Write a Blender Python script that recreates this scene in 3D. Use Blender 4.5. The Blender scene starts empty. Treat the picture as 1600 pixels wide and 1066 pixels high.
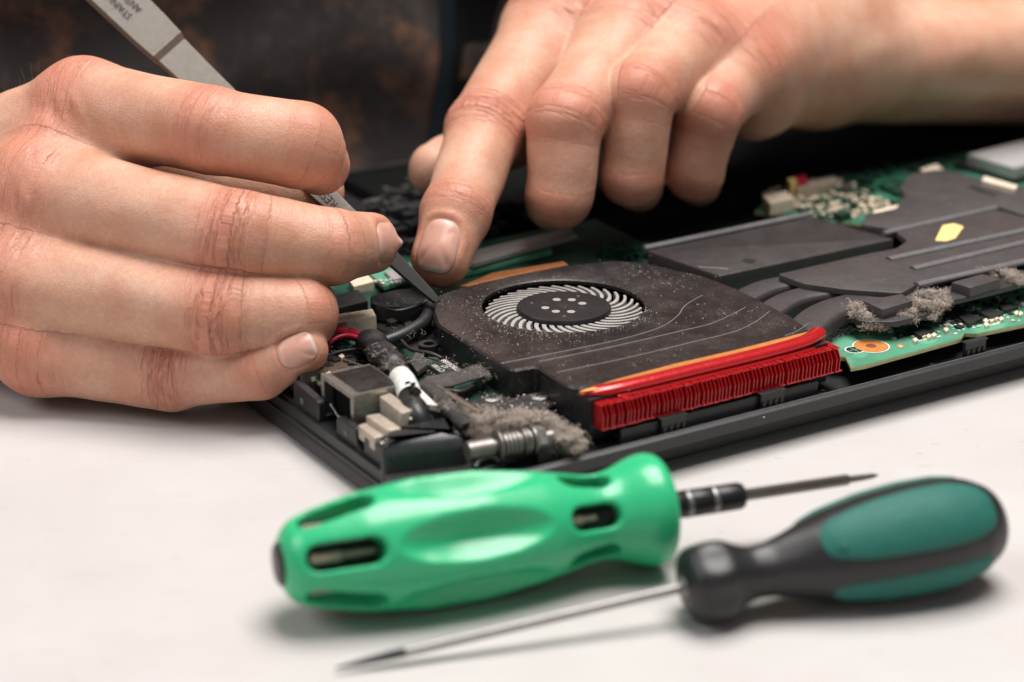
import bpy, bmesh, math, random
import numpy as np
from mathutils import Vector, Matrix

# ------------------------------------------------------------------ camera, light, exposure
# every length below is written in centimetres and multiplied by S when it becomes geometry
S = 0.01
SC = bpy.context.scene
COL = SC.collection
PITCH = math.radians(20.9); FPX = 3500.0; DIST = 58.0
CAM = np.array([0.0, -DIST * math.cos(PITCH), DIST * math.sin(PITCH)])
RGT = np.array([1.0, 0, 0]); UPV = np.array([0, math.sin(PITCH), math.cos(PITCH)]); FWD = np.array([0, math.cos(PITCH), -math.sin(PITCH)])
cd = bpy.data.cameras.new('camera'); cam = bpy.data.objects.new('camera', cd); COL.objects.link(cam)
cam.location = Vector(CAM * S); cam.rotation_euler = (math.pi / 2 - PITCH, 0, 0)
cd.sensor_width = 36; cd.lens = 36 * FPX / 1600; cd.clip_start = 0.02; cd.clip_end = 50
cd.dof.use_dof = True; cd.dof.focus_distance = 0.535; cd.dof.aperture_fstop = 9.0; cd.dof.aperture_blades = 9
SC.camera = cam
SC.render.resolution_x = 1024; SC.render.resolution_y = 682
SC.view_settings.view_transform = 'Standard'; SC.view_settings.look = 'None'
SC.view_settings.exposure = 0.0; SC.view_settings.gamma = 1.0
SC.cycles.use_denoising = True
SC.cycles.max_bounces = 8; SC.cycles.diffuse_bounces = 4; SC.cycles.glossy_bounces = 4
SC.cycles.caustics_reflective = False; SC.cycles.caustics_refractive = False

W = bpy.data.worlds.new('World'); SC.world = W; W.use_nodes = True
W.node_tree.nodes['Background'].inputs[0].default_value = (0.92, 0.96, 1.0, 1)
W.node_tree.nodes['Background'].inputs[1].default_value = 0.13

def area(name, loc, target, sx, sy, power, color):
    l = bpy.data.lights.new(name, 'AREA'); l.shape = 'RECTANGLE'; l.size = sx * S; l.size_y = sy * S
    l.energy = power; l.color = color
    o = bpy.data.objects.new(name, l); COL.objects.link(o)
    o.location = Vector(loc) * S
    d = Vector(target) - Vector(loc)
    o.rotation_euler = d.to_track_quat('-Z', 'Y').to_euler()
    return o
# the ceiling lamp over the bench, the window beside it, a weak fill added behind the camera
area('ceiling_lamp', (18, 8, 112), (6, 4, 0), 80, 60, 22.8, (1.0, 0.97, 0.93))
area('window_light', (-88, -30, 80), (0, 0, 0), 50, 60, 4.8, (0.95, 0.98, 1.0))
area('front_fill', (25, -125, 55), (0, 0, 2), 110, 60, 0.9, (1.0, 0.955, 0.91))

# ------------------------------------------------------------------ pixel -> place helpers (photo is 1600 wide)
def ray(x, y): return RGT * (x - 800) / FPX + UPV * (533 - y) / FPX + FWD
def atz(x, y, z):
    r = ray(x, y); return CAM + r * ((z - CAM[2]) / r[2])
def atd(x, y, d): return CAM + ray(x, y) * d
def cm(px, d): return px * d / FPX

ALPHA = math.radians(31.8)                    # the laptop is turned this far on the table
LU = np.array([math.cos(ALPHA), math.sin(ALPHA), 0]); LV = np.array([-math.sin(ALPHA), math.cos(ALPHA), 0])
LO = np.array([-3.139, -9.727, 0.0])          # where its left edge line starts
def lp(x, y, z):
    p = atz(x, y, z) - LO
    return (float(p @ LU), float(p @ LV), z)
def lps(pts, z): return [lp(x, y, z)[:2] for x, y in pts]

# ------------------------------------------------------------------ objects
def finish(name, verts, faces, mat=None, parent=None, smooth=False):
    me = bpy.data.meshes.new(name)
    me.from_pydata([tuple(float(c) * S for c in v) for v in verts], [], [tuple(f) for f in faces])
    if smooth is True: me.shade_smooth()
    elif smooth: me.shade_smooth(); me.set_sharp_from_angle(angle=math.radians(smooth))
    o = bpy.data.objects.new(name, me); COL.objects.link(o)
    if mat: me.materials.append(mat)
    if parent: o.parent = parent
    return o

def thing(name, label, cat, loc=(0, 0, 0), rz=0.0, group=None):
    o = bpy.data.objects.new(name, None); COL.objects.link(o)
    o.empty_display_size = 0.02
    o.location = Vector(loc) * S; o.rotation_euler = (0, 0, rz)
    tag(o, label, cat, group); return o

def tag(o, label=None, cat=None, group=None, kind=None):
    if label: o['label'] = label
    if cat: o['category'] = cat
    if group: o['group'] = group
    if kind: o['kind'] = kind
    return o

class MB:
    """collects shapes (centimetres) and links them as one mesh object"""
    def __init__(s): s.v = []; s.f = []
    def add(s, v, f):
        n = len(s.v); s.v += [tuple(p) for p in v]; s.f += [tuple(i + n for i in q) for q in f]; return s
    def prism(s, poly, z0, z1, bev=0.0):
        """poly in plan, z0..z1, top edge bevelled by bev"""
        n = len(poly)
        area2 = sum(poly[i][0] * poly[(i + 1) % n][1] - poly[(i + 1) % n][0] * poly[i][1] for i in range(n))
        if area2 < 0: poly = poly[::-1]
        rings = [[(x, y, z0) for x, y in poly]]
        if bev > 0:
            ins = inset(poly, bev)
            i2 = inset(poly, bev * 0.3)
            rings += [[(x, y, z1 - bev) for x, y in poly], [(x, y, z1 - bev * 0.3) for x, y in i2], [(x, y, z1) for x, y in ins]]
        else: rings += [[(x, y, z1) for x, y in poly]]
        v = [p for r in rings for p in r]; f = [tuple(range(n - 1, -1, -1))]
        for k in range(len(rings) - 1):
            for i in range(n):
                j = (i + 1) % n; f.append((k * n + i, k * n + j, (k + 1) * n + j, (k + 1) * n + i))
        f.append(tuple((len(rings) - 1) * n + i for i in range(n)))
        return s.add(v, f)
    def box(s, x0, x1, y0, y1, z0, z1, bev=0.0):
        return s.prism([(x0, y0), (x1, y0), (x1, y1), (x0, y1)], z0, z1, bev)
    def tube(s, pts, rad, n=10, flat=1.0, up=(0, 0, 1), caps=True):
        pts = [np.array(p, float) for p in pts]; m = len(pts)
        rads = rad if hasattr(rad, '__len__') else [rad] * m
        rings = []; up0 = np.array(up, float)
        for i in range(m):
            t = pts[min(i + 1, m - 1)] - pts[max(i - 1, 0)]; t /= max(np.linalg.norm(t), 1e-9)
            a = np.cross(t, up0)
            if np.linalg.norm(a) < 1e-4: a = np.cross(t, np.array([1.0, 0.2, 0]))
            a /= np.linalg.norm(a); b = np.cross(a, t)
            rings.append([pts[i] + rads[i] * (a * math.cos(w) + b * flat * math.sin(w)) for w in np.linspace(0, 2 * math.pi, n, endpoint=False)])
        v = [p for r in rings for p in r]; f = []
        for k in range(m - 1):
            for i in range(n):
                j = (i + 1) % n; f.append((k * n + i, k * n + j, (k + 1) * n + j, (k + 1) * n + i))
        if caps: f += [tuple(range(n - 1, -1, -1)), tuple((m - 1) * n + i for i in range(n))]
        return s.add(v, f)
    def lathe(s, prof, axis_o, axis_d, n=24, caps=True):
        """prof: list of (distance along axis, radius)"""
        d = np.array(axis_d, float); d /= np.linalg.norm(d); o = np.array(axis_o, float)
        a = np.cross(d, [0, 0, 1.0])
        if np.linalg.norm(a) < 1e-4: a = np.array([1.0, 0, 0])
        a /= np.linalg.norm(a); b = np.cross(d, a)
        v = []; f = []
        for t, r in prof:
            for w in np.linspace(0, 2 * math.pi, n, endpoint=False): v.append(o + d * t + r * (a * math.cos(w) + b * math.sin(w)))
        m = len(prof)
        for k in range(m - 1):
            for i in range(n):
                j = (i + 1) % n; f.append((k * n + i, k * n + j, (k + 1) * n + j, (k + 1) * n + i))
        if caps: f += [tuple(range(n - 1, -1, -1)), tuple((m - 1) * n + i for i in range(n))]
        return s.add(v, f)
    def build(s, name, mat, parent=None, smooth=30): return finish(name, s.v, s.f, mat, parent, smooth)

def inset(poly, d):
    n = len(poly); out = []
    for i in range(n):
        p0 = np.array(poly[i - 1]); p1 = np.array(poly[i]); p2 = np.array(poly[(i + 1) % n])
        e1 = (p1 - p0) / max(np.linalg.norm(p1 - p0), 1e-9); e2 = (p2 - p1) / max(np.linalg.norm(p2 - p1), 1e-9)
        n1 = np.array([-e1[1], e1[0]]); n2 = np.array([-e2[1], e2[0]])
        b = n1 + n2; L = np.linalg.norm(b)
        if L < 1e-4: out.append(tuple(p1 + n1 * d)); continue
        b /= L; out.append(tuple(p1 + b * d / max(b @ n1, 0.35)))
    return out

def smooth_path(pts, n=8):
    """Catmull-Rom through pts"""
    P = [np.array(p, float) for p in pts]; P = [2 * P[0] - P[1]] + P + [2 * P[-1] - P[-2]]; out = []
    for i in range(1, len(P) - 2):
        for t in np.linspace(0, 1, n, endpoint=False):
            out.append(0.5 * ((2 * P[i]) + (-P[i - 1] + P[i + 1]) * t + (2 * P[i - 1] - 5 * P[i] + 4 * P[i + 1] - P[i + 2]) * t * t + (-P[i - 1] + 3 * P[i] - 3 * P[i + 1] + P[i + 2]) * t ** 3))
    out.append(P[-2]); return out

def round_poly(pts, r=0.15, n=5):
    out = []; m = len(pts)
    for i in range(m):
        p0 = np.array(pts[i - 1], float); p1 = np.array(pts[i], float); p2 = np.array(pts[(i + 1) % m], float)
        a = p0 - p1; b = p2 - p1; la = np.linalg.norm(a); lb = np.linalg.norm(b); rr = min(r, la * .45, lb * .45)
        s0 = p1 + a / la * rr; s2 = p1 + b / lb * rr
        for t in np.linspace(0, 1, n): out.append(tuple((1 - t) ** 2 * s0 + 2 * t * (1 - t) * p1 + t * t * s2))
    return out

# ------------------------------------------------------------------ materials
class NT:
    def __init__(s, name):
        s.m = bpy.data.materials.new(name); s.m.use_nodes = True; s.t = s.m.node_tree
        s.b = s.t.nodes['Principled BSDF']; s._tc = None
    def n(s, typ, **kw):
        o = s.t.nodes.new(typ)
        for k, v in kw.items(): setattr(o, k, v)
        return o
    def l(s, a, b): s.t.links.new(a, b)
    def obj(s):
        if s._tc is None: s._tc = s.n('ShaderNodeTexCoord')
        return s._tc.outputs['Object']
    def noise(s, scale, detail=4.0, rough=0.55, stretch=None, vec=None, dist=0.0):
        """scale per centimetre"""
        mp = s.n('ShaderNodeMapping'); st = stretch or (1, 1, 1)
        k = 100.0 if vec is None else 1.0
        mp.inputs['Scale'].default_value = tuple(k * c for c in st)
        s.l(vec or s.obj(), mp.inputs['Vector'])
        o = s.n('ShaderNodeTexNoise'); o.inputs['Scale'].default_value = scale; o.inputs['Detail'].default_value = detail
        o.inputs['Roughness'].default_value = rough; o.inputs['Distortion'].default_value = dist
        s.l(mp.outputs[0], o.inputs['Vector']); return o.outputs['Fac']
    def ramp(s, fac, stops, interp='LINEAR'):
        r = s.n('ShaderNodeValToRGB'); r.color_ramp.interpolation = interp; e = r.color_ramp.elements
        while len(e) < len(stops): e.new(0.5)
        for i, (p, c) in enumerate(stops):
            e[i].position = p; e[i].color = (c, c, c, 1) if not hasattr(c, '__len__') else (*c, 1)
        s.l(fac, r.inputs[0]); return r.outputs[0]
    def mix(s, fac, a, b, mode='MIX'):
        o = s.n('ShaderNodeMix'); o.data_type = 'RGBA'; o.blend_type = mode
        for sock, val in ((o.inputs[0], fac), (o.inputs[6], a), (o.inputs[7], b)):
            if hasattr(val, 'is_output'): s.l(val, sock)
            elif hasattr(val, '__len__'): sock.default_value = (*val, 1) if len(val) == 3 else val
            else: sock.default_value = val
        return o.outputs[2]
    def math(s, op, a, b=0.0, clamp=False):
        o = s.n('ShaderNodeMath', operation=op); o.use_clamp = clamp
        for i, v in enumerate((a, b)):
            if hasattr(v, 'is_output'): s.l(v, o.inputs[i])
            else: o.inputs[i].default_value = v
        return o.outputs[0]
    def attr(s, name):
        o = s.n('ShaderNodeAttribute'); o.attribute_name = name; return o
    def bump(s, h, dist_cm, strength=1.0, prev=None):
        o = s.n('ShaderNodeBump'); o.inputs['Strength'].default_value = strength; o.inputs['Distance'].default_value = dist_cm * S
        s.l(h, o.inputs['Height'])
        if prev is not None: s.l(prev, o.inputs['Normal'])
        return o.outputs['Normal']
    def set(s, **kw):
        for k, v in kw.items():
            i = s.b.inputs[k]
            if hasattr(v, 'is_output'): s.l(v, i)
            elif hasattr(v, '__len__') and len(v) == 3 and i.type == 'RGBA': i.default_value = (*v, 1)
            else: i.default_value = v
        return s

def plain(name, col, rough=0.5, metal=0.0, var=0.15, scale=6.0, bump=0.004, bscale=30.0, dust=0.0, dustcol=(0.36, 0.31, 0.28), spec=0.5, coat=0.0, stretch=None):
    """colour with a little mottling, roughness variation, fine relief and optional settled dust"""
    t = NT(name)
    c = t.mix(t.ramp(t.noise(scale), [(0.3, 0.0), (0.7, 1.0)]), tuple(x * (1 - var) for x in col), tuple(min(1, x * (1 + var)) for x in col))
    r = t.math('ADD', t.math('MULTIPLY', t.noise(scale * 2.3), 0.25), rough - 0.125, True)
    if dust > 0:
        d1 = t.ramp(t.noise(1.3, 6, 0.7), [(0.42, 0.0), (0.75, 1.0)])
        d2 = t.ramp(t.noise(26, 3, 0.6), [(0.5, 0.15), (0.72, 1.0)])
        geo = t.n('ShaderNodeNewGeometry'); sx = t.n('ShaderNodeSeparateXYZ'); t.l(geo.outputs['Normal'], sx.inputs[0])
        up = t.math('MAXIMUM', sx.outputs[2], 0.12)
        d = t.math('MULTIPLY', t.math('MULTIPLY', t.math('MULTIPLY', d1, d2), up), dust, True)
        specks = t.ramp(t.noise(44, 2, 0.5), [(0.735, 0.0), (0.77, 1.0)])
        d = t.math('MAXIMUM', d, t.math('MULTIPLY', t.math('MULTIPLY', specks, up), min(1.0, dust * 1.2), True))
        c = t.mix(d, c, dustcol); r = t.math('ADD', r, t.math('MULTIPLY', d, 0.4), True)
    t.set(**{'Base Color': c, 'Roughness': r, 'Metallic': metal, 'Specular IOR Level': spec, 'Coat Weight': coat})
    if bump: t.set(Normal=t.bump(t.noise(bscale, 3, 0.6, stretch), bump))
    return t.m

# ------------------------------------------------------------------ volumes -> surfaces
class Vol:
    """signed-distance grid; shapes are blended in and meshed with surface nets"""
    def __init__(s, lo, hi, h):
        s.lo = np.array(lo, float); s.h = h
        s.n = np.ceil((np.array(hi, float) - s.lo) / h).astype(int) + 1
        s.ax = [(s.lo[i] + np.arange(s.n[i]) * h).astype(np.float32) for i in range(3)]
        s.d = np.full(tuple(s.n), 9.0, np.float32)
    def sub(s, lo, hi):
        a = np.clip(np.floor((np.array(lo) - s.lo) / s.h).astype(int), 0, s.n); b = np.clip(np.ceil((np.array(hi) - s.lo) / s.h).astype(int) + 1, 0, s.n)
        sl = tuple(slice(a[i], b[i]) for i in range(3))
        X = s.ax[0][sl[0]][:, None, None]; Y = s.ax[1][sl[1]][None, :, None]; Z = s.ax[2][sl[2]][None, None, :]
        return sl, X, Y, Z
    def sample(s, P):
        q = (np.asarray(P, float) - s.lo) / s.h; q = np.clip(q, 0, s.n - 1.001); i = q.astype(int); f = q - i; out = 0
        for dx in (0, 1):
            for dy in (0, 1):
                for dz in (0, 1):
                    w = (f[:, 0] if dx else 1 - f[:, 0]) * (f[:, 1] if dy else 1 - f[:, 1]) * (f[:, 2] if dz else 1 - f[:, 2])
                    out = out + w * s.d[i[:, 0] + dx, i[:, 1] + dy, i[:, 2] + dz]
        return out
    def grad(s, P, e=0.06):
        P = np.asarray(P, float); g = np.stack([s.sample(P + np.eye(3)[k] * e) - s.sample(P - np.eye(3)[k] * e) for k in range(3)], 1)
        return g / np.maximum(np.linalg.norm(g, axis=1, keepdims=True), 1e-9)
    def mesh(s):
        return nets(s.d, s.lo, s.h)

def nets(d, lo, h):
    ins = d < 0
    c = [ins[a:d.shape[0] - 1 + a, b:d.shape[1] - 1 + b, e:d.shape[2] - 1 + e] for a in (0, 1) for b in (0, 1) for e in (0, 1)]
    al = c[0].copy(); an = c[0].copy()
    for q in c[1:]: al &= q; an |= q
    act = an & ~al
    I = np.argwhere(act); idx = np.full(act.shape, -1, np.int32); idx[act] = np.arange(len(I))
    cor = np.array([(a, b, e) for a in (0, 1) for b in (0, 1) for e in (0, 1)])
    val = np.stack([d[I[:, 0] + o[0], I[:, 1] + o[1], I[:, 2] + o[2]] for o in cor], 1).astype(float)
    acc = np.zeros((len(I), 3)); cnt = np.zeros(len(I))
    for i in range(8):
        for j in range(i + 1, 8):
            if np.abs(cor[i] - cor[j]).sum() != 1: continue
            x = (val[:, i] < 0) != (val[:, j] < 0)
            t = val[:, i] / np.where(x, val[:, i] - val[:, j], 1)
            acc += np.where(x[:, None], cor[i] + t[:, None] * (cor[j] - cor[i]), 0); cnt += x
    V = (I + acc / cnt[:, None]) * h + lo
    F = []
    for ax in range(3):
        o1, o2 = [(1, 2), (2, 0), (0, 1)][ax]
        a = np.take(ins, range(0, d.shape[ax] - 1), ax); b = np.take(ins, range(1, d.shape[ax]), ax)
        E = np.argwhere(a != b)
        ok = (E[:, o1] > 0) & (E[:, o2] > 0) & (E[:, o1] < act.shape[o1]) & (E[:, o2] < act.shape[o2]); E = E[ok]
        flip = ins[E[:, 0], E[:, 1], E[:, 2]]
        def g(s1, s2):
            Q = E.copy(); Q[:, o1] -= s1; Q[:, o2] -= s2; return idx[Q[:, 0], Q[:, 1], Q[:, 2]]
        q = np.stack([g(1, 1), g(0, 1), g(0, 0), g(1, 0)], 1)
        q[~flip] = q[~flip][:, ::-1]; F.append(q)
    return V, np.concatenate(F)

def np_mesh(name, V, F, mat, parent=None, attrs=None, smooth=True):
    me = bpy.data.meshes.new(name)
    me.vertices.add(len(V)); me.vertices.foreach_set('co', (np.asarray(V) * S).astype(np.float32).ravel())
    k = F.shape[1]
    me.loops.add(F.size); me.loops.foreach_set('vertex_index', F.astype(np.int32).ravel())
    me.polygons.add(len(F)); me.polygons.foreach_set('loop_start', np.arange(0, F.size, k, dtype=np.int32))
    me.update(calc_edges=True)
    if smooth: me.shade_smooth()
    for nme, arr in (attrs or {}).items():
        if arr.ndim == 1:
            a = me.attributes.new(nme, 'FLOAT', 'POINT'); a.data.foreach_set('value', arr.astype(np.float32))
        else:
            a = me.attributes.new(nme, 'FLOAT_VECTOR', 'POINT'); a.data.foreach_set('vector', arr.astype(np.float32).ravel())
    o = bpy.data.objects.new(name, me); COL.objects.link(o)
    if mat: me.materials.append(mat)
    if parent: o.parent = parent
    return o

def smin(a, b, k):
    h = np.maximum(k - np.abs(a - b), 0) / k
    return np.minimum(a, b) - h * h * k * 0.25
def cone(X, Y, Z, a, b, r1, r2):
    a = np.asarray(a, np.float32); ab = (np.asarray(b) - a).astype(np.float32); L2 = float(ab @ ab) + 1e-9
    t = np.clip(((X - a[0]) * ab[0] + (Y - a[1]) * ab[1] + (Z - a[2]) * ab[2]) / L2, 0, 1)
    return np.sqrt((X - a[0] - t * ab[0]) ** 2 + (Y - a[1] - t * ab[1]) ** 2 + (Z - a[2] - t * ab[2]) ** 2) - (r1 + (r2 - r1) * t)
def vnormals(V, F):
    n = np.cross(V[F[:, 1]] - V[F[:, 0]], V[F[:, 2]] - V[F[:, 0]]); N = np.zeros_like(V)
    for k in range(F.shape[1]): np.add.at(N, F[:, k], n)
    return N / np.maximum(np.linalg.norm(N, axis=1, keepdims=True), 1e-12)
def vsmooth(V, F, it=2, lam=0.5):
    E = np.concatenate([F[:, [k, (k + 1) % F.shape[1]]] for k in range(F.shape[1])])
    for _ in range(it):
        A = np.zeros_like(V); c = np.zeros(len(V))
        np.add.at(A, E[:, 0], V[E[:, 1]]); np.add.at(A, E[:, 1], V[E[:, 0]]); np.add.at(c, E[:, 0], 1); np.add.at(c, E[:, 1], 1)
        V = V + lam * (A / np.maximum(c, 1)[:, None] - V)
    return V
# ------------------------------------------------------------------ the person: two hands, arms, torso in a dark shirt
def skin_material():
    t = NT('skin')
    red = t.attr('red').outputs['Fac']; jt = t.math('ADD', t.attr('joint').outputs['Fac'], 0.045); uv = t.attr('skin_uv').outputs['Vector']
    blot = t.ramp(t.noise(0.9, 5, 0.6), [(0.35, 0.0), (0.7, 1.0)])
    fine = t.ramp(t.noise(9.0, 4, 0.6), [(0.3, 0.0), (0.75, 1.0)])
    c = t.mix(blot, (0.69, 0.425, 0.310), (0.58, 0.290, 0.190))
    c = t.mix(t.math('MULTIPLY', fine, 0.45), c, (0.50, 0.215, 0.135))
    c = t.mix(t.math('MULTIPLY', red, 0.75, True), c, (0.56, 0.165, 0.105))
    wr = t.noise(1.0, 3, 0.6, stretch=(9, 1.6, 1), vec=uv, dist=0.4)
    wr2 = t.ramp(wr, [(0.38, 0.0), (0.56, 1.0)])
    c = t.mix(t.math('MULTIPLY', t.math('SUBTRACT', 1.0, wr2), t.math('MULTIPLY', jt, 0.26)), c, (0.36, 0.11, 0.07))
    pores = t.noise(42, 2, 0.5); vor = t.n('ShaderNodeTexVoronoi'); vor.feature = 'DISTANCE_TO_EDGE'
    mp = t.n('ShaderNodeMapping'); mp.inputs['Scale'].default_value = (1100, 1100, 1100); t.l(t.obj(), mp.inputs[0]); t.l(mp.outputs[0], vor.inputs['Vector']); vor.inputs['Scale'].default_value = 1.0
    cells = t.ramp(vor.outputs['Distance'], [(0.0, 0.0), (0.16, 1.0)])
    b1 = t.bump(t.math('MULTIPLY', wr2, jt), 0.045, 1.0)
    fold = t.noise(1.0, 4, 0.65, stretch=(3.2, 0.8, 1), vec=uv, dist=0.6); b1 = t.bump(fold, 0.040, 0.32, b1)
    b2 = t.bump(t.math('ADD', t.math('MULTIPLY', pores, 0.6), t.math('MULTIPLY', cells, 0.45)), 0.009, 0.8, b1)
    b3 = t.bump(t.noise(2.2, 4, 0.55, stretch=(1, 1, 1)), 0.05, 0.35, b2)
    t.set(**{'Base Color': c, 'Roughness': t.math('ADD', t.math('MULTIPLY', t.noise(14, 3), 0.22), 0.34), 'Specular IOR Level': 0.42,
             'Subsurface Weight': 0.35, 'Subsurface Radius': (1.0, 0.36, 0.2), 'Subsurface Scale': 0.0035, 'Normal': b3})
    return t.m
M_SKIN = skin_material()
def nail_material():
    t = NT('fingernail')
    uv = t.attr('nail_uv').outputs['Vector']
    sx = t.n('ShaderNodeSeparateXYZ'); t.l(uv, sx.inputs[0])
    c = t.mix(t.ramp(sx.outputs[1], [(0.0, 1.0), (0.22, 0.0)]), (0.66, 0.34, 0.265), (0.74, 0.47, 0.39))
    c = t.mix(t.ramp(sx.outputs[1], [(0.90, 0.0), (0.95, 1.0)]), c, (0.70, 0.54, 0.45))
    c = t.mix(t.math('MULTIPLY', t.noise(4.0, 3), 0.3), c, (0.62, 0.31, 0.24))
    ridg = t.noise(1.0, 3, 0.6, stretch=(14, 0.8, 1), vec=uv)
    t.set(**{'Base Color': c, 'Roughness': 0.33, 'Specular IOR Level': 0.45, 'Subsurface Weight': 0.25, 'Subsurface Radius': (1, .4, .25), 'Subsurface Scale': 0.002, 'Normal': t.bump(ridg, 0.006, 0.6)})
    return t.m
M_NAIL = nail_material()

def cvec(r, u, t):                       # right, up, towards the camera
    v = RGT * r + UPV * u - FWD * t; return v / np.linalg.norm(v)

class Digit:
    def __init__(s, joints, dors, wrinkle=(1, 1), nail=None, k=0.14, pads=(), bump=0.0):
        """joints: (px, py, depth, radius px) metacarpal, knuckle, middle joint, end joint, tip; dors: back-of-finger direction at each"""
        s.P = np.array([atd(j[0], j[1], j[2]) for j in joints]); s.R = np.array([cm(j[3], j[2]) for j in joints])
        s.D = np.array([cvec(*q) for q in dors]); s.k = k; s.wr = wrinkle; s.nail = nail
        seg = np.linalg.norm(np.diff(s.P, axis=0), axis=1); cs = np.concatenate([[0], np.cumsum(seg)]); s.S = cs - cs[1]
        s.pads = pads; s.bump = bump

def hand_surface(lo, hi, h, palm, digits, extra, kweb):
    V = Vol(lo, hi, h)
    sl, X, Y, Z = V.sub(V.lo, V.lo + V.n * h)
    P = None
    for (a, b, r1, r2) in palm:
        c = cone(X, Y, Z, a, b, r1, r2); P = c if P is None else smin(P, c, 0.75)
    for (a, r, k) in extra: P = smin(P, cone(X, Y, Z, a, np.asarray(a) + 1e-3, r, r), k)
    V.d = P.astype(np.float32); P = V.d.copy()
    for g in digits:
        lo_ = (g.P[1:] - g.R[1:, None]).min(0) - 0.8; hi_ = (g.P[1:] + g.R[1:, None]).max(0) + 0.8
        sl, X, Y, Z = V.sub(lo_, hi_)
        F = None
        for i in range(1, len(g.P) - 1):
            c = cone(X, Y, Z, g.P[i], g.P[i + 1], g.R[i] * (1.0 if i < 2 else 0.97), g.R[i + 1]); F = c if F is None else smin(F, c, g.k)
        for i in (2, 3):                                   # joints stand out a little
            if i < len(g.P) - 1 and g.bump > 0:
                q = g.P[i] + g.D[i] * g.R[i] * g.bump; F = smin(F, cone(X, Y, Z, q, q + 1e-3, g.R[i] * 0.94, g.R[i] * .94), 0.3)
        for (i, t, off, r) in g.pads:                       # fleshy pads
            q = g.P[i] * (1 - t) + g.P[i + 1] * t - g.D[i] * off; F = smin(F, cone(X, Y, Z, q, q + 1e-3, r, r), 0.4)
        V.d[sl] = smin(V.d[sl], smin(P[sl], F, kweb), 0.06)
    V.d = V.d.astype(np.float32)
    Vt, Fc = V.mesh()
    Vt = vsmooth(Vt, Fc, 3, 0.5)
    # ---- local finger coordinates at every vertex
    n = len(Vt); best = np.full(n, 1e9); s_ = np.zeros(n); arc = np.zeros(n); dc = np.zeros(n); gi = np.zeros(n, int)
    for q, g in enumerate(digits):
        # the chain with its bends rounded, so that the coordinate runs on evenly round a bent joint
        C = [g.P[0]]; Rr = [g.R[0]]; Dd = [g.D[0]]; Ss = [g.S[0]]
        for i in range(1, len(g.P)):
            if i == len(g.P) - 1: C.append(g.P[i]); Rr.append(g.R[i]); Dd.append(g.D[i]); Ss.append(g.S[i]); continue
            f0 = .45 if i > 1 else .2
            A0 = g.P[i] + (g.P[i - 1] - g.P[i]) * f0; A2 = g.P[i] + (g.P[i + 1] - g.P[i]) * .45
            for t in (0, .2, .4, .6, .8, 1.0):
                w0, w1, w2 = (1 - t) ** 2, 2 * t * (1 - t), t * t
                C.append(w0 * A0 + w1 * g.P[i] + w2 * A2)
                sj0 = g.S[i] - (g.S[i] - g.S[i - 1]) * f0; sj2 = g.S[i] + (g.S[i + 1] - g.S[i]) * .45
                Ss.append(w0 * sj0 + w1 * g.S[i] + w2 * sj2)
                Rr.append(w0 * (g.R[i] + (g.R[i - 1] - g.R[i]) * f0) + w1 * g.R[i] + w2 * (g.R[i] + (g.R[i + 1] - g.R[i]) * .45))
                Dd.append(w0 * (g.D[i] + (g.D[i - 1] - g.D[i]) * f0) + w1 * g.D[i] + w2 * (g.D[i] + (g.D[i + 1] - g.D[i]) * .45))
        for i in range(len(C) - 1):
            a, b = C[i], C[i + 1]; ab = b - a; L = np.linalg.norm(ab)
            if L < 1e-6: continue
            T = ab / L; md = (a + b) / 2
            I = np.nonzero(((Vt - md) ** 2).sum(1) < (L / 2 + max(Rr[i], Rr[i + 1]) * 1.7 + .3) ** 2)[0]
            if len(I) == 0: continue
            Pq = Vt[I]; tt = np.clip((Pq - a) @ T / L, 0, 1); c = a + tt[:, None] * ab; rv = Pq - c; dist = np.linalg.norm(rv, axis=1)
            rr = Rr[i] + (Rr[i + 1] - Rr[i]) * tt; m = (dist - rr) < best[I]
            if not m.any(): continue
            I = I[m]; tt = tt[m]; rv = rv[m]; dist = dist[m]; rr = rr[m]
            D = Dd[i] * (1 - tt[:, None]) + Dd[i + 1] * tt[:, None]; D = D - (D @ T)[:, None] * T; D /= np.maximum(np.linalg.norm(D, axis=1, keepdims=True), 1e-6)
            Lt = np.cross(np.broadcast_to(T, D.shape), D); u = rv / np.maximum(dist, 1e-6)[:, None]
            cs = (u * D).sum(1); sn = (u * Lt).sum(1)
            best[I] = dist - rr; s_[I] = Ss[i] + tt * (Ss[i + 1] - Ss[i]); arc[I] = np.arctan2(sn, cs) * rr; dc[I] = cs; gi[I] = q
    joint = np.zeros(n); red = np.zeros(n); disp = np.zeros(n); rng = np.random.RandomState(3)
    ds = np.clip((dc + 0.35) / 0.9, 0, 1); ds = ds * ds * (3 - 2 * ds)
    for q, g in enumerate(digits):
        m = gi == q
        if not g.wr: continue
        for i, w, A, R_ in ((1, 0.75, 0.4, 0.8), (2, 0.52, 1.0, 0.75), (3, 0.34, 0.55, 0.55)):
            if i >= len(g.S) - 0: continue
            x = s_ - g.S[i]; G = np.exp(-(x / w) ** 2)
            amp = A * (g.wr[0] if i == 2 else g.wr[1] if i == 3 else 0.8)
            joint = np.where(m, np.maximum(joint, G * ds * amp), joint); red = np.where(m, np.maximum(red, np.exp(-(x / (w * 1.45)) ** 2) * ds * R_), red)
            if i >= 2:
                for off in (-0.42, -0.26, -0.08, 0.1, 0.27, 0.4)[:: 1 if i == 2 else 2]:
                    off *= w / 0.5; ph = rng.rand() * 6
                    xx = x - off + 0.05 * np.sin(arc * 2.6 + ph) + 0.10 * arc ** 2 * np.sign(off)
                    disp = np.where(m, disp - (0.018 + 0.014 * rng.rand()) * amp * np.exp(-(xx / 0.05) ** 2) * ds * np.clip(1.1 - np.abs(arc) / 0.72, 0, 1), disp)
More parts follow.
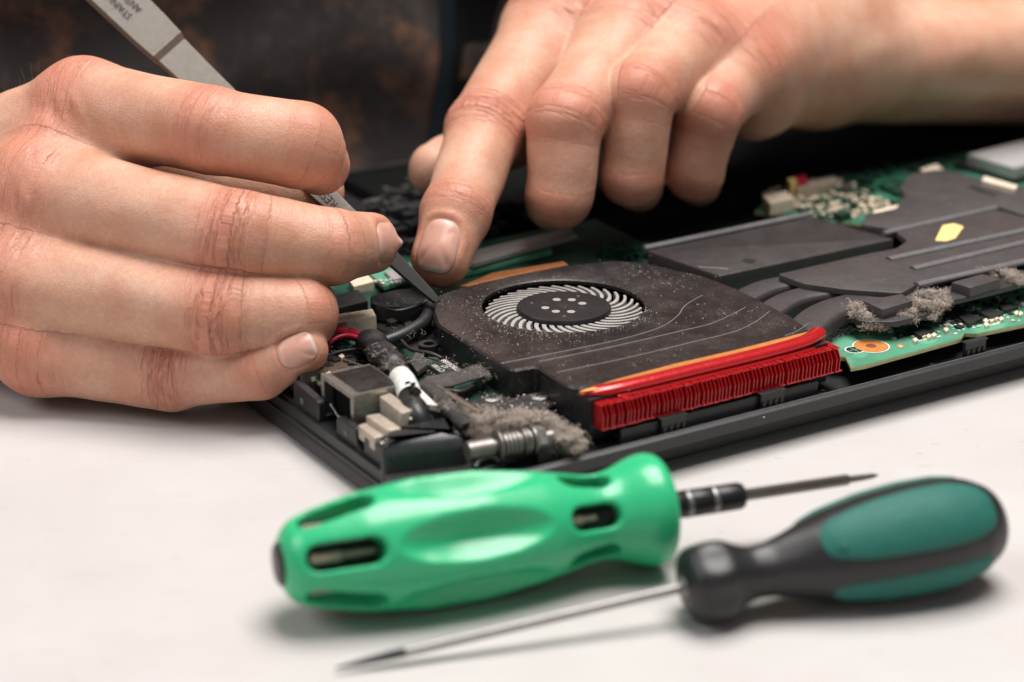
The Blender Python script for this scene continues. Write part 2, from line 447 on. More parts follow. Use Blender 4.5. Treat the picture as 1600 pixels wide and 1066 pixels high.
        tipd = np.clip((s_ - (g.S[-1] - 0.5)) / 1.0, 0, 1); red = np.where(m, np.maximum(red, tipd * 0.55), red)
    nail_info = []
    N = vnormals(Vt, Fc)
    for g in digits:
        if g.nail is None: continue
        c, ax, dor, w, L = nail_frame(g); lat = np.cross(ax, dor)
        rel = Vt - c; x = rel @ lat; y = rel @ ax; z = rel @ dor
        # superellipse footprint; the root edge and sides get a raised fold
        rho = (np.abs(x / w) ** 3 + np.abs(y / (L / 2)) ** 3) ** (1 / 3.0); ok = (z > 0.1 * w) & (np.abs(y) < L) & (np.abs(x) < 2 * w) & (best < 0.4) & ((N @ dor) > -0.2)
        disp = np.where(ok, disp - 0.045 * np.clip((1.08 - rho) / 0.16, 0, 1) + 0.03 * np.exp(-((rho - 1.2) / 0.13) ** 2) * np.clip(1 - (y / (L / 2)) * 0.9, 0, 1), disp)
        red = np.where(ok, np.maximum(red, 0.55 * np.exp(-((rho - 1.15) / 0.2) ** 2)), red)
    # low swell of tendons and flesh
    disp += 0.026 * np.sin(Vt[:, 0] * 2.1 + 1.3 * np.sin(Vt[:, 2] * 1.7)) * np.sin(Vt[:, 2] * 2.4 + Vt[:, 1])
    pal = np.clip((-s_ - 0.2) / 1.2, 0, 1) * np.clip(1.6 - np.abs(arc) * 1.1, 0, 1)
    disp += 0.05 * pal * np.exp(-(arc / .28) ** 2) * np.clip(dc, 0, 1)
    wv = np.sin((s_ + .25 * np.sin(arc * 1.7 + gi)) * 13.0 + 2.0 * np.sin(arc * 2.3 + gi * 1.9))
    fold = np.exp(-((s_ - 0.55) / .55) ** 2) * np.clip((np.abs(arc) - .1) / .4, 0, 1) * np.clip((1.25 - np.abs(arc)) / .5, 0, 1) * np.clip(dc + .4, 0, 1)
    disp += 0.022 * wv * fold; joint = np.maximum(joint, fold * .45)
    Vt = Vt + N * disp[:, None]
    attrs = {'skin_uv': np.stack([s_, arc, gi * 7.0], 1), 'joint': joint, 'red': red}
    return V, Vt, Fc, attrs

def nail_frame(g):
    dor_c, w, L, back = g.nail
    ax = g.P[-1] - g.P[-2]; ax /= np.linalg.norm(ax); dor = cvec(*dor_c); dor = dor - (dor @ ax) * ax; dor /= np.linalg.norm(dor)
    return g.P[-1] - ax * back, ax, dor, w, L

def make_nail(vol, g, parent):
    c, ax, dor, w, L = nail_frame(g); lat = np.cross(ax, dor)
    r0 = w * 1.15; nu, nv = 17, 17
    U = np.linspace(-1, 1, nu); Vv = np.linspace(-1, 1, nv)
    verts = []; uvs = []; top = []
    H = np.zeros((nv, nu)); XY = np.zeros((nv, nu, 2)); RH = np.zeros((nv, nu))
    for j, b in enumerate(Vv):
        for i, a in enumerate(U):
            # square -> superellipse
            m = max(abs(a), abs(b)); e = (abs(a) ** 3 + abs(b) ** 3) ** (1 / 3.0); k = m / e if e > 1e-9 else 1
            XY[j, i] = (a * k * w, b * k * L / 2); RH[j, i] = m
    P0 = c + XY[..., 0:1] * lat + XY[..., 1:2] * ax
    z = np.full(XY.shape[:2], 1.2)
    for _ in range(14):                              # march down onto the finger
        s = vol.sample((P0 + z[..., None] * dor).reshape(-1, 3)).reshape(z.shape); z = z - np.clip(s, -0.3, 0.3) * 0.9
        z = np.maximum(z, -0.9)
    for _ in range(6): z[1:-1, 1:-1] = 0.25 * (z[:-2, 1:-1] + z[2:, 1:-1] + z[1:-1, :-2] + z[1:-1, 2:])
    zc = 0.5 * (z[:, ::-1] + z); z = 0.5 * zc + 0.5 * z
    lift = 0.018 - 0.055 * np.clip((RH - 0.82) / 0.18, 0, 1) * (1 - 0.95 * np.clip((Vv[:, None] - 0.3) / 0.4, 0, 1))
    Pt = P0 + (z + lift)[..., None] * dor; Pb = Pt - 0.045 * dor
    V = np.concatenate([Pt.reshape(-1, 3), Pb.reshape(-1, 3)]); n = nu * nv
    F = []
    for j in range(nv - 1):
        for i in range(nu - 1):
            q = (j * nu + i, j * nu + i + 1, (j + 1) * nu + i + 1, (j + 1) * nu + i); F.append(q); F.append(tuple(n + t for t in q[::-1]))
    ring = [i for i in range(nu)] + [j * nu + nu - 1 for j in range(1, nv)] + [(nv - 1) * nu + i for i in range(nu - 2, -1, -1)] + [j * nu for j in range(nv - 2, 0, -1)]
    for a, b in zip(ring, ring[1:] + ring[:1]): F.append((b, a, n + a, n + b))
    uv = np.stack([XY[..., 0].ravel(), (XY[..., 1].ravel() / L + 0.5), np.zeros(n)], 1)
    o = np_mesh('fingernail', V, np.array(F), M_NAIL, parent, {'nail_uv': np.concatenate([uv, uv])})
    return o

CAMF = (0, 0.3, 0.95)
# the hand on the left of the picture, holding the tweezers
RH = [
    Digit([(-60, 300, 58.5, 60), (150, 250, 57.8, 60), (330, 284, 56.2, 50), (440, 296, 56.5, 48), (494, 303, 56.5, 44)], [(0, 0.8, -.6)] * 5, None),
    Digit([(-200, 250, 57.5, 90), (128, 168, 55.4, 72), (330, 203, 53.2, 69), (470, 228, 53.1, 67), (499, 258, 54.4, 48)], [(0, .5, .85), (0, .5, .85), (.1, .45, .9), (.8, .35, .6), (.93, .05, .35)], (0.35, .3), nail=((.84, .08, .52), .54, 1.20, .10), pads=((1, .5, .35, .95),)),
    Digit([(-200, 330, 56.5, 100), (55, 300, 54.3, 78), (370, 369, 52.2, 73), (518, 385, 52.7, 61), (574, 380, 54.0, 48)], [(0, .3, .95), (0, .3, .95), (.05, .2, .95), (.7, .2, .7), (.93, .05, .35)], (1, .6), nail=((.88, .0, .46), .52, 1.15, .10), pads=((1, .5, .35, .98),)),
    Digit([(-200, 430, 56, 100), (15, 435, 53.8, 76), (345, 489, 52.0, 68), (468, 492, 52.3, 60), (486, 478, 54.3, 42)], [(0, .2, .97), (0, .2, .97), (0, .1, 1), (.7, .1, .7), (.9, 0, .3)], (1, .5), pads=((1, .5, .3, .9),)),
    Digit([(-200, 520, 55.5, 95), (60, 548, 53.7, 66), (272, 588, 52.9, 54), (408, 576, 52.2, 47), (476, 547, 51.9, 37)], [(0, .1, 1), (0, .1, 1), (0, .1, 1), (.2, .2, .95), (.35, .2, .9)], (1, .4), nail=((.50, .30, .80), .38, .88, .02), pads=((1, .5, .25, .72),)),
]
A_ = lambda j: atd(j[0], j[1], j[2])
rw = atd(-300, 350, 57.5); rf = atd(-620, 330, 63)
rh_palm = [(rw, RH[i].P[1], cm(104, 56), RH[i].R[1] * k * .82) for i, k in ((1, 1.0), (2, 1.0), (3, 1.0), (4, 1.05))] + [(rw + np.array([0, .8, .6]), RH[0].P[1], 1.3, 1.0), (rf, rw, cm(175, 63), cm(140, 57))]
def webs(D, ids, t, k):
    out = []
    for i, j in zip(ids[:-1], ids[1:]):
        m0 = (D[i].P[1] + D[j].P[1]) / 2; w = [D[q].P[1] * (1 - t) + D[q].P[2] * t for q in (i, j)]; m1 = (w[0] + w[1]) / 2
        dm = (D[i].D[1] + D[j].D[1]) / 2; r = min(D[i].R[1], D[j].R[1])
        out.append((m0 + dm * r * .1, m1 - dm * r * .30, r * .84, r * k))
    return out
rh_palm += webs(RH, (1, 2, 3, 4), .29, .60)
rh_extra = [(RH[i].P[1] + RH[i].D[1] * RH[i].R[1] * (q_ + .1), RH[i].R[1] * .80, .40) for i, q_ in ((1, .22), (2, .26), (3, .24), (4, .2))]
RV, RVt, RF, RA = hand_surface(atd(-420, 640, 60) + [0, -9, -.6], atd(640, 40, 60) + [0, 2.2, 1.2], 0.05, rh_palm, RH, rh_extra, 0.55)

# the hand on the right, index finger pressing on the fan cover
LHD = [
    Digit([(1050, 110, 66, 70), (880, 185, 64.5, 54), (745, 236, 62.3, 46), (705, 255, 61.5, 45), (680, 266, 61.0, 42)], [(-.5, .5, -.6)] * 5, None),
    Digit([(1150, 10, 66, 90), (868, 44, 62.3, 76), (757, 206, 59.0, 61), (714, 332, 56.8, 54), (689, 404, 56.1, 47)], [(0, .8, .6), (-.1, .75, .65), (-.2, .45, .87), (-.15, .35, .9), (-.1, .4, .9)], (1, .75), nail=((-.1, .5, .85), .52, 1.35, .02), bump=.08),
    Digit([(1130, 40, 65, 85), (990, 58, 61.3, 70), (884, 186, 58.2, 61), (874, 304, 58.4, 53), (864, 316, 60.0, 43)], [(0, .9, .4), (0, .9, .4), (-.05, .55, .8), (0, -.1, 1), (0, -.6, .7)], (.45, .4)),
    Digit([(1150, 70, 65, 80), (1085, 72, 61.3, 64), (1000, 146, 58.7, 57), (988, 274, 59.2, 50), (998, 292, 60.8, 40)], [(0, .9, .4), (0, .9, .4), (0, .55, .8), (0, -.1, 1), (0, -.6, .7)], (.45, .4)),
    Digit([(1190, 95, 65, 75), (1160, 112, 61.8, 58), (1108, 174, 59.9, 52), (1084, 270, 60.6, 46), (1090, 286, 61.8, 36)], [(0, .9, .4), (0, .9, .4), (.1, .55, .8), (.1, -.1, 1), (.1, -.6, .7)], (.4, .4)),
]
lw = atd(1275, 62, 66.5); lf = atd(1650, 20, 73); le = atd(2250, 10, 79)
lh_palm = [(lw, LHD[i].P[1], cm(115, 66), LHD[i].R[1]) for i in (1, 2, 3, 4)] + [(lw, LHD[0].P[1], 1.7, 1.0), (lw, atd(1170, 140, 64), cm(115, 66), cm(70, 64)), (atd(1650, 82, 69.6), atd(1270, 92, 64.9), cm(72, 70), cm(66, 65)), (atd(1650, -70, 74.5), atd(1290, 0, 68.5), cm(150, 74), cm(118, 68)), (atd(1650, 98, 72.4), atd(1270, 92, 67), cm(98, 72), cm(100, 67)), (le, lf, cm(190, 79), cm(140, 73))]
lh_palm += webs(LHD, (1, 2, 3, 4), .30, .62)
LV_, LVt, LF, LA = hand_surface(atd(600, 400, 60) + [0, -6, -.8], atd(1760, -150, 70) + [0, 3.5, 1.5], 0.055, lh_palm, LHD, [(atd(1185, 150, 63.6), cm(62, 63), .6)], 0.6)

# the rest of the body, out of frame or under the shirt
def torso_d(X, Y, Z, grow=0.0):
    a = (X - LO[0]) * LU[0] + (Y - LO[1]) * LU[1] - 14; b = (X - LO[0]) * LV[0] + (Y - LO[1]) * LV[1] - 31.2
    e = (np.sqrt((a / (21 + grow)) ** 2 + (b / (10.6 + grow)) ** 2) - 1) * (10.6 + grow)
    return np.maximum(e, np.maximum(Z - 42 - grow, -20 - Z))
def plan(a, b, z): return LO + LU * a + LV * b + np.array([0, 0, z])
r_sh = plan(-6, 31, 36); l_sh = plan(34, 31, 36); r_el = plan(-22, 33, 5.5); l_el = atd(2400, 0, 81)
BV = Vol((-50, -12, -21), (48, 62, 46), 0.8)
sl, X, Y, Z = BV.sub(BV.lo, BV.lo + BV.n * .8)
B = torso_d(X, Y, Z, -1.2)
for a, b, r1, r2 in ((r_sh, r_el, 5, 3.9), (r_el, rf, 3.9, 3.0), (l_sh, l_el, 5, 3.9), (l_el, le + (lf - le) * .3, 3.9, 3.6)): B = smin(B, cone(X, Y, Z, a, b, r1, r2), 2.0)
BV.d = B.astype(np.float32); Bt, BF = BV.mesh()
z3 = np.zeros((len(Bt), 3)); z1 = np.zeros(len(Bt))
allV = np.concatenate([RVt, LVt, Bt]); allF = np.concatenate([RF, LF + len(RVt), BF + len(RVt) + len(LVt)])
allA = {'skin_uv': np.concatenate([RA['skin_uv'], LA['skin_uv'] + [0, 0, 40], z3]), 'joint': np.concatenate([RA['joint'], LA['joint'], z1]), 'red': np.concatenate([RA['red'], LA['red'], z1])}
person = np_mesh('person', allV, allF, M_SKIN, None, allA)
tag(person, 'person in a dark shirt holding tweezers in one hand, pressing a fingertip on the fan', 'person')
for vol, D in ((RV, RH), (LV_, LHD)):
    for g in D:
        if g.nail is not None: make_nail(vol, g, person)

# shirt
def shirt_material():
    t = NT('shirt_cloth')
    n1 = t.ramp(t.noise(0.28, 6, 0.62), [(0.50, 0.0), (0.64, 1.0)]); n2 = t.ramp(t.noise(2.2, 4, 0.7), [(0.35, 0.3), (0.7, 1.0)])
    c = t.mix(t.math('MULTIPLY', n1, n2), (0.040, 0.034, 0.033), (0.30, 0.135, 0.07))
    c = t.mix(t.math('MULTIPLY', t.ramp(t.noise(0.9, 5, .7), [(.5, 0.), (.75, 1.)]), 0.5), c, (0.115, 0.092, 0.088))
    w = t.noise(14, 2, .5)
    t.set(**{'Base Color': c, 'Roughness': 0.85, 'Specular IOR Level': 0.2, 'Sheen Weight': 0.15, 'Normal': t.bump(w, 0.02, 0.7)})
    return t.m
M_SHIRT = shirt_material()
SV = Vol((-48, -8, -21), (46, 62, 47), 0.6)
sl, X, Y, Z = SV.sub(SV.lo, SV.lo + SV.n * .6)
B = torso_d(X, Y, Z, 0.0)
for a, b, r1, r2 in ((r_sh, r_el + (rf - r_el) * .15, 6.2, 5.0), (l_sh, l_el, 6.2, 5.0)): B = smin(B, cone(X, Y, Z, a, b, r1, r2), 2.5)
aa = (X - LO[0]) * LU[0] + (Y - LO[1]) * LU[1]
B = B + 0.28 * np.sin(aa * 1.1 + 0.5 * np.sin(Z * .5)) * np.sin(Z * 0.35 + aa * .3) + 0.2 * np.sin(Z * 1.3 + 1.2 * np.sin(aa * .45))
SV.d = B.astype(np.float32); St, SF = SV.mesh()
shirt = np_mesh('shirt', St, SF, M_SHIRT, person)
# front edge of the open shirt and the black garment under it
def shirt_strip(name, a_of_z, w_of_z, off, mat):
    V = []; F = []; zs = np.linspace(-3, 16, 14); m = 7
    for z in zs:
        for i in range(m):
            a = a_of_z(z) + w_of_z(z) * i / (m - 1); p = np.array([plan(a, 10, z)]); 
            for _ in range(30): p = p + LV * np.clip(SV.sample(p), 0.02, 3)[0] * (0.9 if SV.sample(p)[0] > off else 0)
            V.append(p[0])
    V = np.array(V); n = len(V); Vb = V + LV * (off + .6); V = np.concatenate([V, Vb])
    for j in range(len(zs) - 1):
        for i in range(m - 1):
            q = (j * m + i, j * m + i + 1, (j + 1) * m + i + 1, (j + 1) * m + i); F.append(q); F.append(tuple(n + t for t in q[::-1]))
        for i, fl in ((0, 1), (m - 1, 0)):
            q = (j * m + i, (j + 1) * m + i, n + (j + 1) * m + i, n + j * m + i); F.append(q if fl else q[::-1])
    return np_mesh(name, V, np.array(F), mat, shirt)
M_UNDER = plain('black_undershirt_cloth', (0.008, 0.008, 0.009), 0.8, spec=.2)
M_EDGE = plain('dark_blue_hem_cloth', (0.014, 0.022, 0.030), 0.8, spec=.2)
shirt_strip('undershirt', lambda z: 13.6 + .15 * z, lambda z: 1.0 + 0.12 * z, 0.25, M_UNDER)
shirt_strip('hem', lambda z: 13.2 + .12 * z, lambda z: .45, 0.35, M_EDGE)
# ------------------------------------------------------------------ the table and the dark room behind
def table_material():
    t = NT('white_table_paint')
    c = t.mix(t.ramp(t.noise(0.35, 5, 0.6), [(0.3, 0.0), (0.7, 1.0)]), (0.525, 0.490, 0.476), (0.560, 0.532, 0.518))
    st = t.noise(1.0, 5, 0.7, stretch=(0.5, 5.0, 1))
    c = t.mix(t.math('MULTIPLY', t.ramp(st, [(0.60, 0.0), (0.70, 1.0)]), 0.28), c, (0.33, 0.275, 0.25))
    sp = t.ramp(t.noise(4.0, 2, 0.5, stretch=(.6, 2, 1)), [(0.70, 0.0), (0.76, 1.0)])
    c = t.mix(t.math('MULTIPLY', sp, 0.5), c, (0.26, 0.215, 0.195))
    b = t.bump(t.noise(3.0, 6, 0.7, stretch=(.35, 3, 1)), 0.02, 0.35)
    t.set(**{'Base Color': c, 'Roughness': 0.5, 'Specular IOR Level': 0.35, 'Normal': b})
    return t.m
M_TABLE = table_material()
mb = MB()
tb = [plan(-70, -75, 0), plan(100, -75, 0), plan(100, 19.3, 0), plan(-70, 19.3, 0)] if "plan" in globals() else [(-90, -60), (60, -90), (110, 60), (-40, 60)]
mb.prism([(p[0], p[1]) for p in tb], -3.0, 0.0, 0.25)
table = tag(mb.build('table', M_TABLE), 'white painted table top with faint scuffs under the laptop and screwdrivers', 'table')
for a_, b_ in ((-66, -71), (96, -71), (96, 15.5), (-66, 15.5)):
    q = plan(a_, b_, 0); mb = MB(); mb.box(q[0] - 3, q[0] + 3, q[1] - 3, q[1] + 3, -75.1, -3.01); mb.build('leg', M_TABLE, table, False)
M_ROOM = plain('dark_room_paint', (0.03, 0.028, 0.028), 0.9, bump=0)
mb = MB(); mb.box(-300, 300, 230, 236, -75, 190)
o = mb.build('wall', M_ROOM); tag(o, kind='structure')
mb = MB(); mb.box(-300, 300, -260, 229.5, -80, -75.2)
o = mb.build('floor', M_ROOM); tag(o, kind='structure')
# ------------------------------------------------------------------ the opened laptop, bottom side up (local axes: along the near edge, away from it, up)
M_BLACK = plain('black_plastic', (0.016, 0.016, 0.017), 0.42, dust=0.25)
M_CASE = plain('dark_grey_case_plastic', (0.014, 0.014, 0.0155), 0.42, dust=0.15, bscale=50)
M_FANCOV = plain('fan_cover_plastic', (0.018, 0.0155, 0.016), 0.30, dust=0.4, dustcol=(0.36, 0.315, 0.29))
M_PLATE = plain('grey_heat_plate', (0.052, 0.045, 0.046), 0.42, dust=0.22)
M_PLATE_D = plain('dark_drive_cover', (0.034, 0.029, 0.029), 0.38, dust=0.25)
M_RIB = plain('grey_rib', (0.13, 0.124, 0.128), 0.36, dust=.15)
M_EDGE_L = plain('light_grey_rib', (0.17, 0.16, 0.165), 0.4)
M_RED = plain('red_anodised_metal', (0.56, 0.014, 0.018), 0.20, metal=0.3, var=0.08, coat=0.5, bscale=12, bump=0.006)
M_COPPER = plain('copper', (0.80, 0.30, 0.085), 0.38, metal=0.35, var=0.1)
M_COPPER_D = plain('dull_copper', (0.30, 0.105, 0.035), 0.45, metal=0.5, dust=.3)
M_STEEL = plain('steel', (0.46, 0.43, 0.40), 0.30, metal=0.9, bscale=60, stretch=(1, 8, 1))
M_STEEL_D = plain('dusty_steel', (0.24, 0.215, 0.20), 0.40, metal=0.7, dust=0.5)
M_TAN = plain('tan_plated_metal', (0.50, 0.42, 0.34), 0.42, metal=0.35, dust=0.2)
M_BROWN = plain('brown_oxidised_plate', (0.16, 0.105, 0.075), 0.45, metal=0.4, dust=0.5)
M_CREAM = plain('cream_plastic', (0.74, 0.62, 0.48), 0.5)
M_WHITE = plain('white_print', (0.72, 0.70, 0.66), 0.6)
M_WIRE = plain('red_wire_insulation', (0.45, 0.015, 0.045), 0.38)
M_FOAM = plain('dusty_foam', (0.055, 0.048, 0.046), 0.95, dust=0.9, bump=0.03, bscale=18, spec=.15)
M_SLEEVE = plain('dusty_black_sleeve', (0.012, 0.012, 0.014), 0.38, dust=0.5)
M_MEMC = plain('dusty_grey_strip', (0.34, 0.295, 0.27), 0.6, dust=.5)
M_HINGEC = plain('hinge_cover_plastic', (0.030, 0.030, 0.033), 0.28, bscale=60)
M_TAPE = plain('grey_felt_tape', (0.060, 0.053, 0.052), 0.9, dust=0.6, bump=0.012, bscale=40, spec=.2)
M_CHIP = plain('chip_black', (0.022, 0.022, 0.024), 0.42, dust=0.15)
M_BLADE = plain('dusty_fan_blade', (0.34, 0.315, 0.30), 0.6, dust=0.3)
M_HUB = plain('fan_hub_black', (0.010, 0.010, 0.012), 0.42, dust=0.06)
M_YELLOW = plain('yellow_sticker', (0.85, 0.66, 0.25), 0.5)
M_SILVERP = plain('silver_painted_block', (0.40, 0.38, 0.38), 0.4)
M_LINT = plain('grey_lint', (0.54, 0.455, 0.395), 0.95, var=.3, bump=0, spec=.1)
M_LINT_D = plain('dark_lint', (0.26, 0.21, 0.18), 0.95, var=.3, bump=0, spec=.1)

def pcb_material(name, base, dark):
    t = NT(name)
    def bands(axis, off):
        w = t.n('ShaderNodeTexWave'); w.wave_type = 'BANDS'; w.bands_direction = axis; w.inputs['Scale'].default_value = 330; w.inputs['Distortion'].default_value = 0.0
        t.l(t.obj(), w.inputs['Vector']); k = t.ramp(w.outputs['Fac'], [(0.6, 0.0), (0.75, 1.0)])
        return t.math('MULTIPLY', k, t.ramp(t.noise(.8, 1, .3, stretch=off), [(0.52, 0.0), (0.54, 1.0)]))
    lines = t.math('MAXIMUM', bands('X', (1, 2.2, 1)), bands('Y', (2.2, 1, 3)))
    areas = t.ramp(t.noise(0.7, 2, 0.4), [(0.46, 0.0), (0.5, 1.0)])
    c = t.mix(areas, base, dark); c = t.mix(t.math('MULTIPLY', lines, 0.30), c, tuple(min(1, x * 1.5) for x in base))
    d = t.ramp(t.noise(1.6, 6, .7), [(0.5, 0), (0.75, 1)]); c = t.mix(t.math('MULTIPLY', d, 0.35), c, (0.3, 0.29, 0.25))
    t.set(**{'Base Color': c, 'Roughness': 0.38, 'Normal': t.bump(lines, 0.003, 0.5)})
    return t.m
M_PCB = pcb_material('green_circuit_board', (0.115, 0.36, 0.225), (0.075, 0.27, 0.165))
M_PCB_D = pcb_material('dark_green_circuit_board', (0.018, 0.075, 0.048), (0.010, 0.04, 0.028))
M_PCB_M = pcb_material('mid_green_circuit_board', (0.045, 0.20, 0.125), (0.02, 0.105, 0.07))
M_PCB_EDGE = plain('board_edge_fibreglass', (0.42, 0.42, 0.20), 0.5)

lap = thing('laptop', 'black laptop opened from below, dusty fan, red heatsink fins and green circuit board exposed', 'laptop', LO, ALPHA)

def part(name, mb, mat, smooth=30, parent=lap): return mb.build(name, mat, parent, smooth)
def PL(pts, z): return [(*lp(x, y, z)[:2], z) for x, y in pts]

# ---- display lid underneath and base tray
part('lid', MB().prism(round_poly([(0, -1.9), (38, -1.9), (38, 18.8), (0, 18.8)], .5), 0.12, 0.50, 0.08), M_CASE)
for fa, fb in ((2, -1.4), (36, -1.4), (2, 17.5), (36, 17.5)):
    part('rubber_foot', MB().lathe([(0, .4), (.13, .4)], (fa, fb, 0.0), (0, 0, 1), 16), M_BLACK)
m = MB()
m.prism([(0.06, -2.25), (37.95, -2.25), (37.95, 18.75), (0.06, 18.75)], 0.56, 0.86)
part('base_tray', m, M_CASE)
part('tray_lip', MB().add([(1.9, -2.27, .58), (37.9, -2.27, .58), (37.9, -2.42, .66), (1.9, -2.42, .66), (1.9, -2.45, .94), (37.9, -2.45, .94), (37.9, -2.33, 1.0), (1.9, -2.33, 1.0), (1.9, -2.27, .95), (37.9, -2.27, .95)],
     [(0, 3, 2, 1), (3, 4, 5, 2), (4, 7, 6, 5), (7, 8, 9, 6), (8, 0, 1, 9), (0, 8, 7, 4, 3), (1, 2, 5, 6, 9)]), M_CASE, False)
part('tray_lip_edge', MB().tube([(1.9, -2.345, 1.0), (37.9, -2.345, 1.0)], .012, 6), M_EDGE_L)
part('back_wall', MB().box(0.3, 37.8, 18.45, 18.7, .862, 1.3, .03), M_BLACK)
part('right_wall', MB().box(37.6, 37.85, -2.2, 18.4, .862, 1.5, .03), M_BLACK)
M_UNDERK = plain('matt_black_underside', (0.006, 0.006, 0.006), 0.9, spec=.1)
part('palm_rest', MB().box(9.0, 37.3, 11.6, 18.3, .862, 1.25, .1), M_UNDERK)
part('keyboard_plate', MB().box(.5, 37.3, 9.8, 11.5, .862, 1.2, .05), M_UNDERK)

# ---- left side wall with its port openings: outline in (distance from near edge, height), given thickness
WA0, WA1 = 0.16, 0.36
def wall_piece(outline, name='side_wall', a0=WA0, a1=WA1, mat=None):
    n = len(outline); v = [(a0, b, z) for b, z in outline] + [(a1, b, z) for b, z in outline]
    f = [tuple(range(n)), tuple(range(2 * n - 1, n - 1, -1))] + [(i, n + i, n + (i + 1) % n, (i + 1) % n) for i in range(n)]
    ar = sum(outline[i][0] * outline[(i + 1) % n][1] - outline[(i + 1) % n][0] * outline[i][1] for i in range(n))
    if ar > 0: f = [q[::-1] for q in f]
    o = part(name, MB().add(v, f), mat or M_CASE, False); bv = o.modifiers.new('edge', 'BEVEL'); bv.width = .0003; bv.segments = 2; return o
wall_piece([(-0.45, .56), (18.6, .56), (18.6, 1.5), (5.0, 1.5), (4.9, 1.42), (4.72, 1.40), (4.66, .98), (4.58, .93), (3.95, .93), (3.88, 1.0), (3.86, 1.40), (3.82, 1.46), (2.66, 1.36), (2.60, 1.30), (2.60, .80), (1.76, .80), (1.74, 1.26), (1.68, 1.33),
            (0.86, 1.34), (0.82, 1.26), (0.76, 0.98), (0.66, .90), (0.54, .90), (0.46, .98), (0.44, 1.27), (0.38, 1.33), (-0.45, 1.36)])
part('side_ledge', MB().box(0.0, 0.155, -2.1, 18.7, .505, .575, .015), M_BLACK)
for bb in (3.45, 1.3):                              # moulded port symbols
    for k in range(3): part('port_symbol', MB().box(WA0 - .012, WA0 + .01, bb - .09 + .06 * k, bb - .06 + .06 * k, 1.02, 1.16), M_EDGE_L)
# ---- hinge corner cover
cc = [lp(597, 714, 1.40)[:2], lp(732, 690, 1.40)[:2], lp(722, 668, 1.40)[:2], lp(640, 662, 1.40)[:2]]
f0 = lp(596, 762, .56); f1 = lp(733, 746, .56)
cc = [(f0[0], f0[1]), (f1[0], f1[1]), (f1[0] + .45, f1[1] + 1.35), (.44, f0[1] + 1.0)]
ccr = round_poly(cc, .16, 5)
m = MB(); n = len(ccr); rings = [(ccr, .56), (inset(ccr, .02), 1.20), (inset(ccr, .07), 1.36), (inset(ccr, .18), 1.50), (inset(ccr, .34), 1.58)]
v = [(x, y, z) for r, z in rings for x, y in r]
part('hinge_cover', m.add(v, [(k * n + i, k * n + (i + 1) % n, (k + 1) * n + (i + 1) % n, (k + 1) * n + i) for k in range(4) for i in range(n)] + [tuple(4 * n + i for i in range(n)), tuple(range(n - 1, -1, -1))]), M_HINGEC, 40)

# ---- circuit boards
BZ = 1.36
def board(poly, mat, z1=BZ, name='circuit_board'):
    part(name, MB().prism(poly, z1 - .11, z1), mat, False)
    ins = inset(poly if sum(poly[i][0] * poly[(i + 1) % len(poly)][1] - poly[(i + 1) % len(poly)][0] * poly[i][1] for i in range(len(poly))) > 0 else poly[::-1], -.012)
    return part('board_edge', MB().prism(ins, z1 - .10, z1 - .014), M_PCB_EDGE, False)
board([lp(1322, 558, BZ)[:2], lp(1330, 574, BZ)[:2], lp(1352, 570, BZ)[:2], lp(1500, 529, BZ)[:2], lp(1506, 520, BZ)[:2], lp(1526, 521, BZ)[:2], (18.5, -2.15), (30, -2.15), (30, 3.2), (12.2, 3.2), (11.8, -1.2)], M_PCB)
board([(.74, -.2), (3.0, -.2), (4.45, .9), (4.0, 4.2), (5.6, 6.4), (5.6, 9.6), (.74, 9.6)], M_PCB_D)
board(lps([(1180, 330), (1212, 296), (1440, 252), (1530, 234), (1720, 300), (1500, 370)], 1.34), M_PCB_M, 1.34)
board([(5.8, 6.7), (13.0, 6.7), (13.0, 10.6), (5.8, 10.6)], M_PCB_D, 1.34)

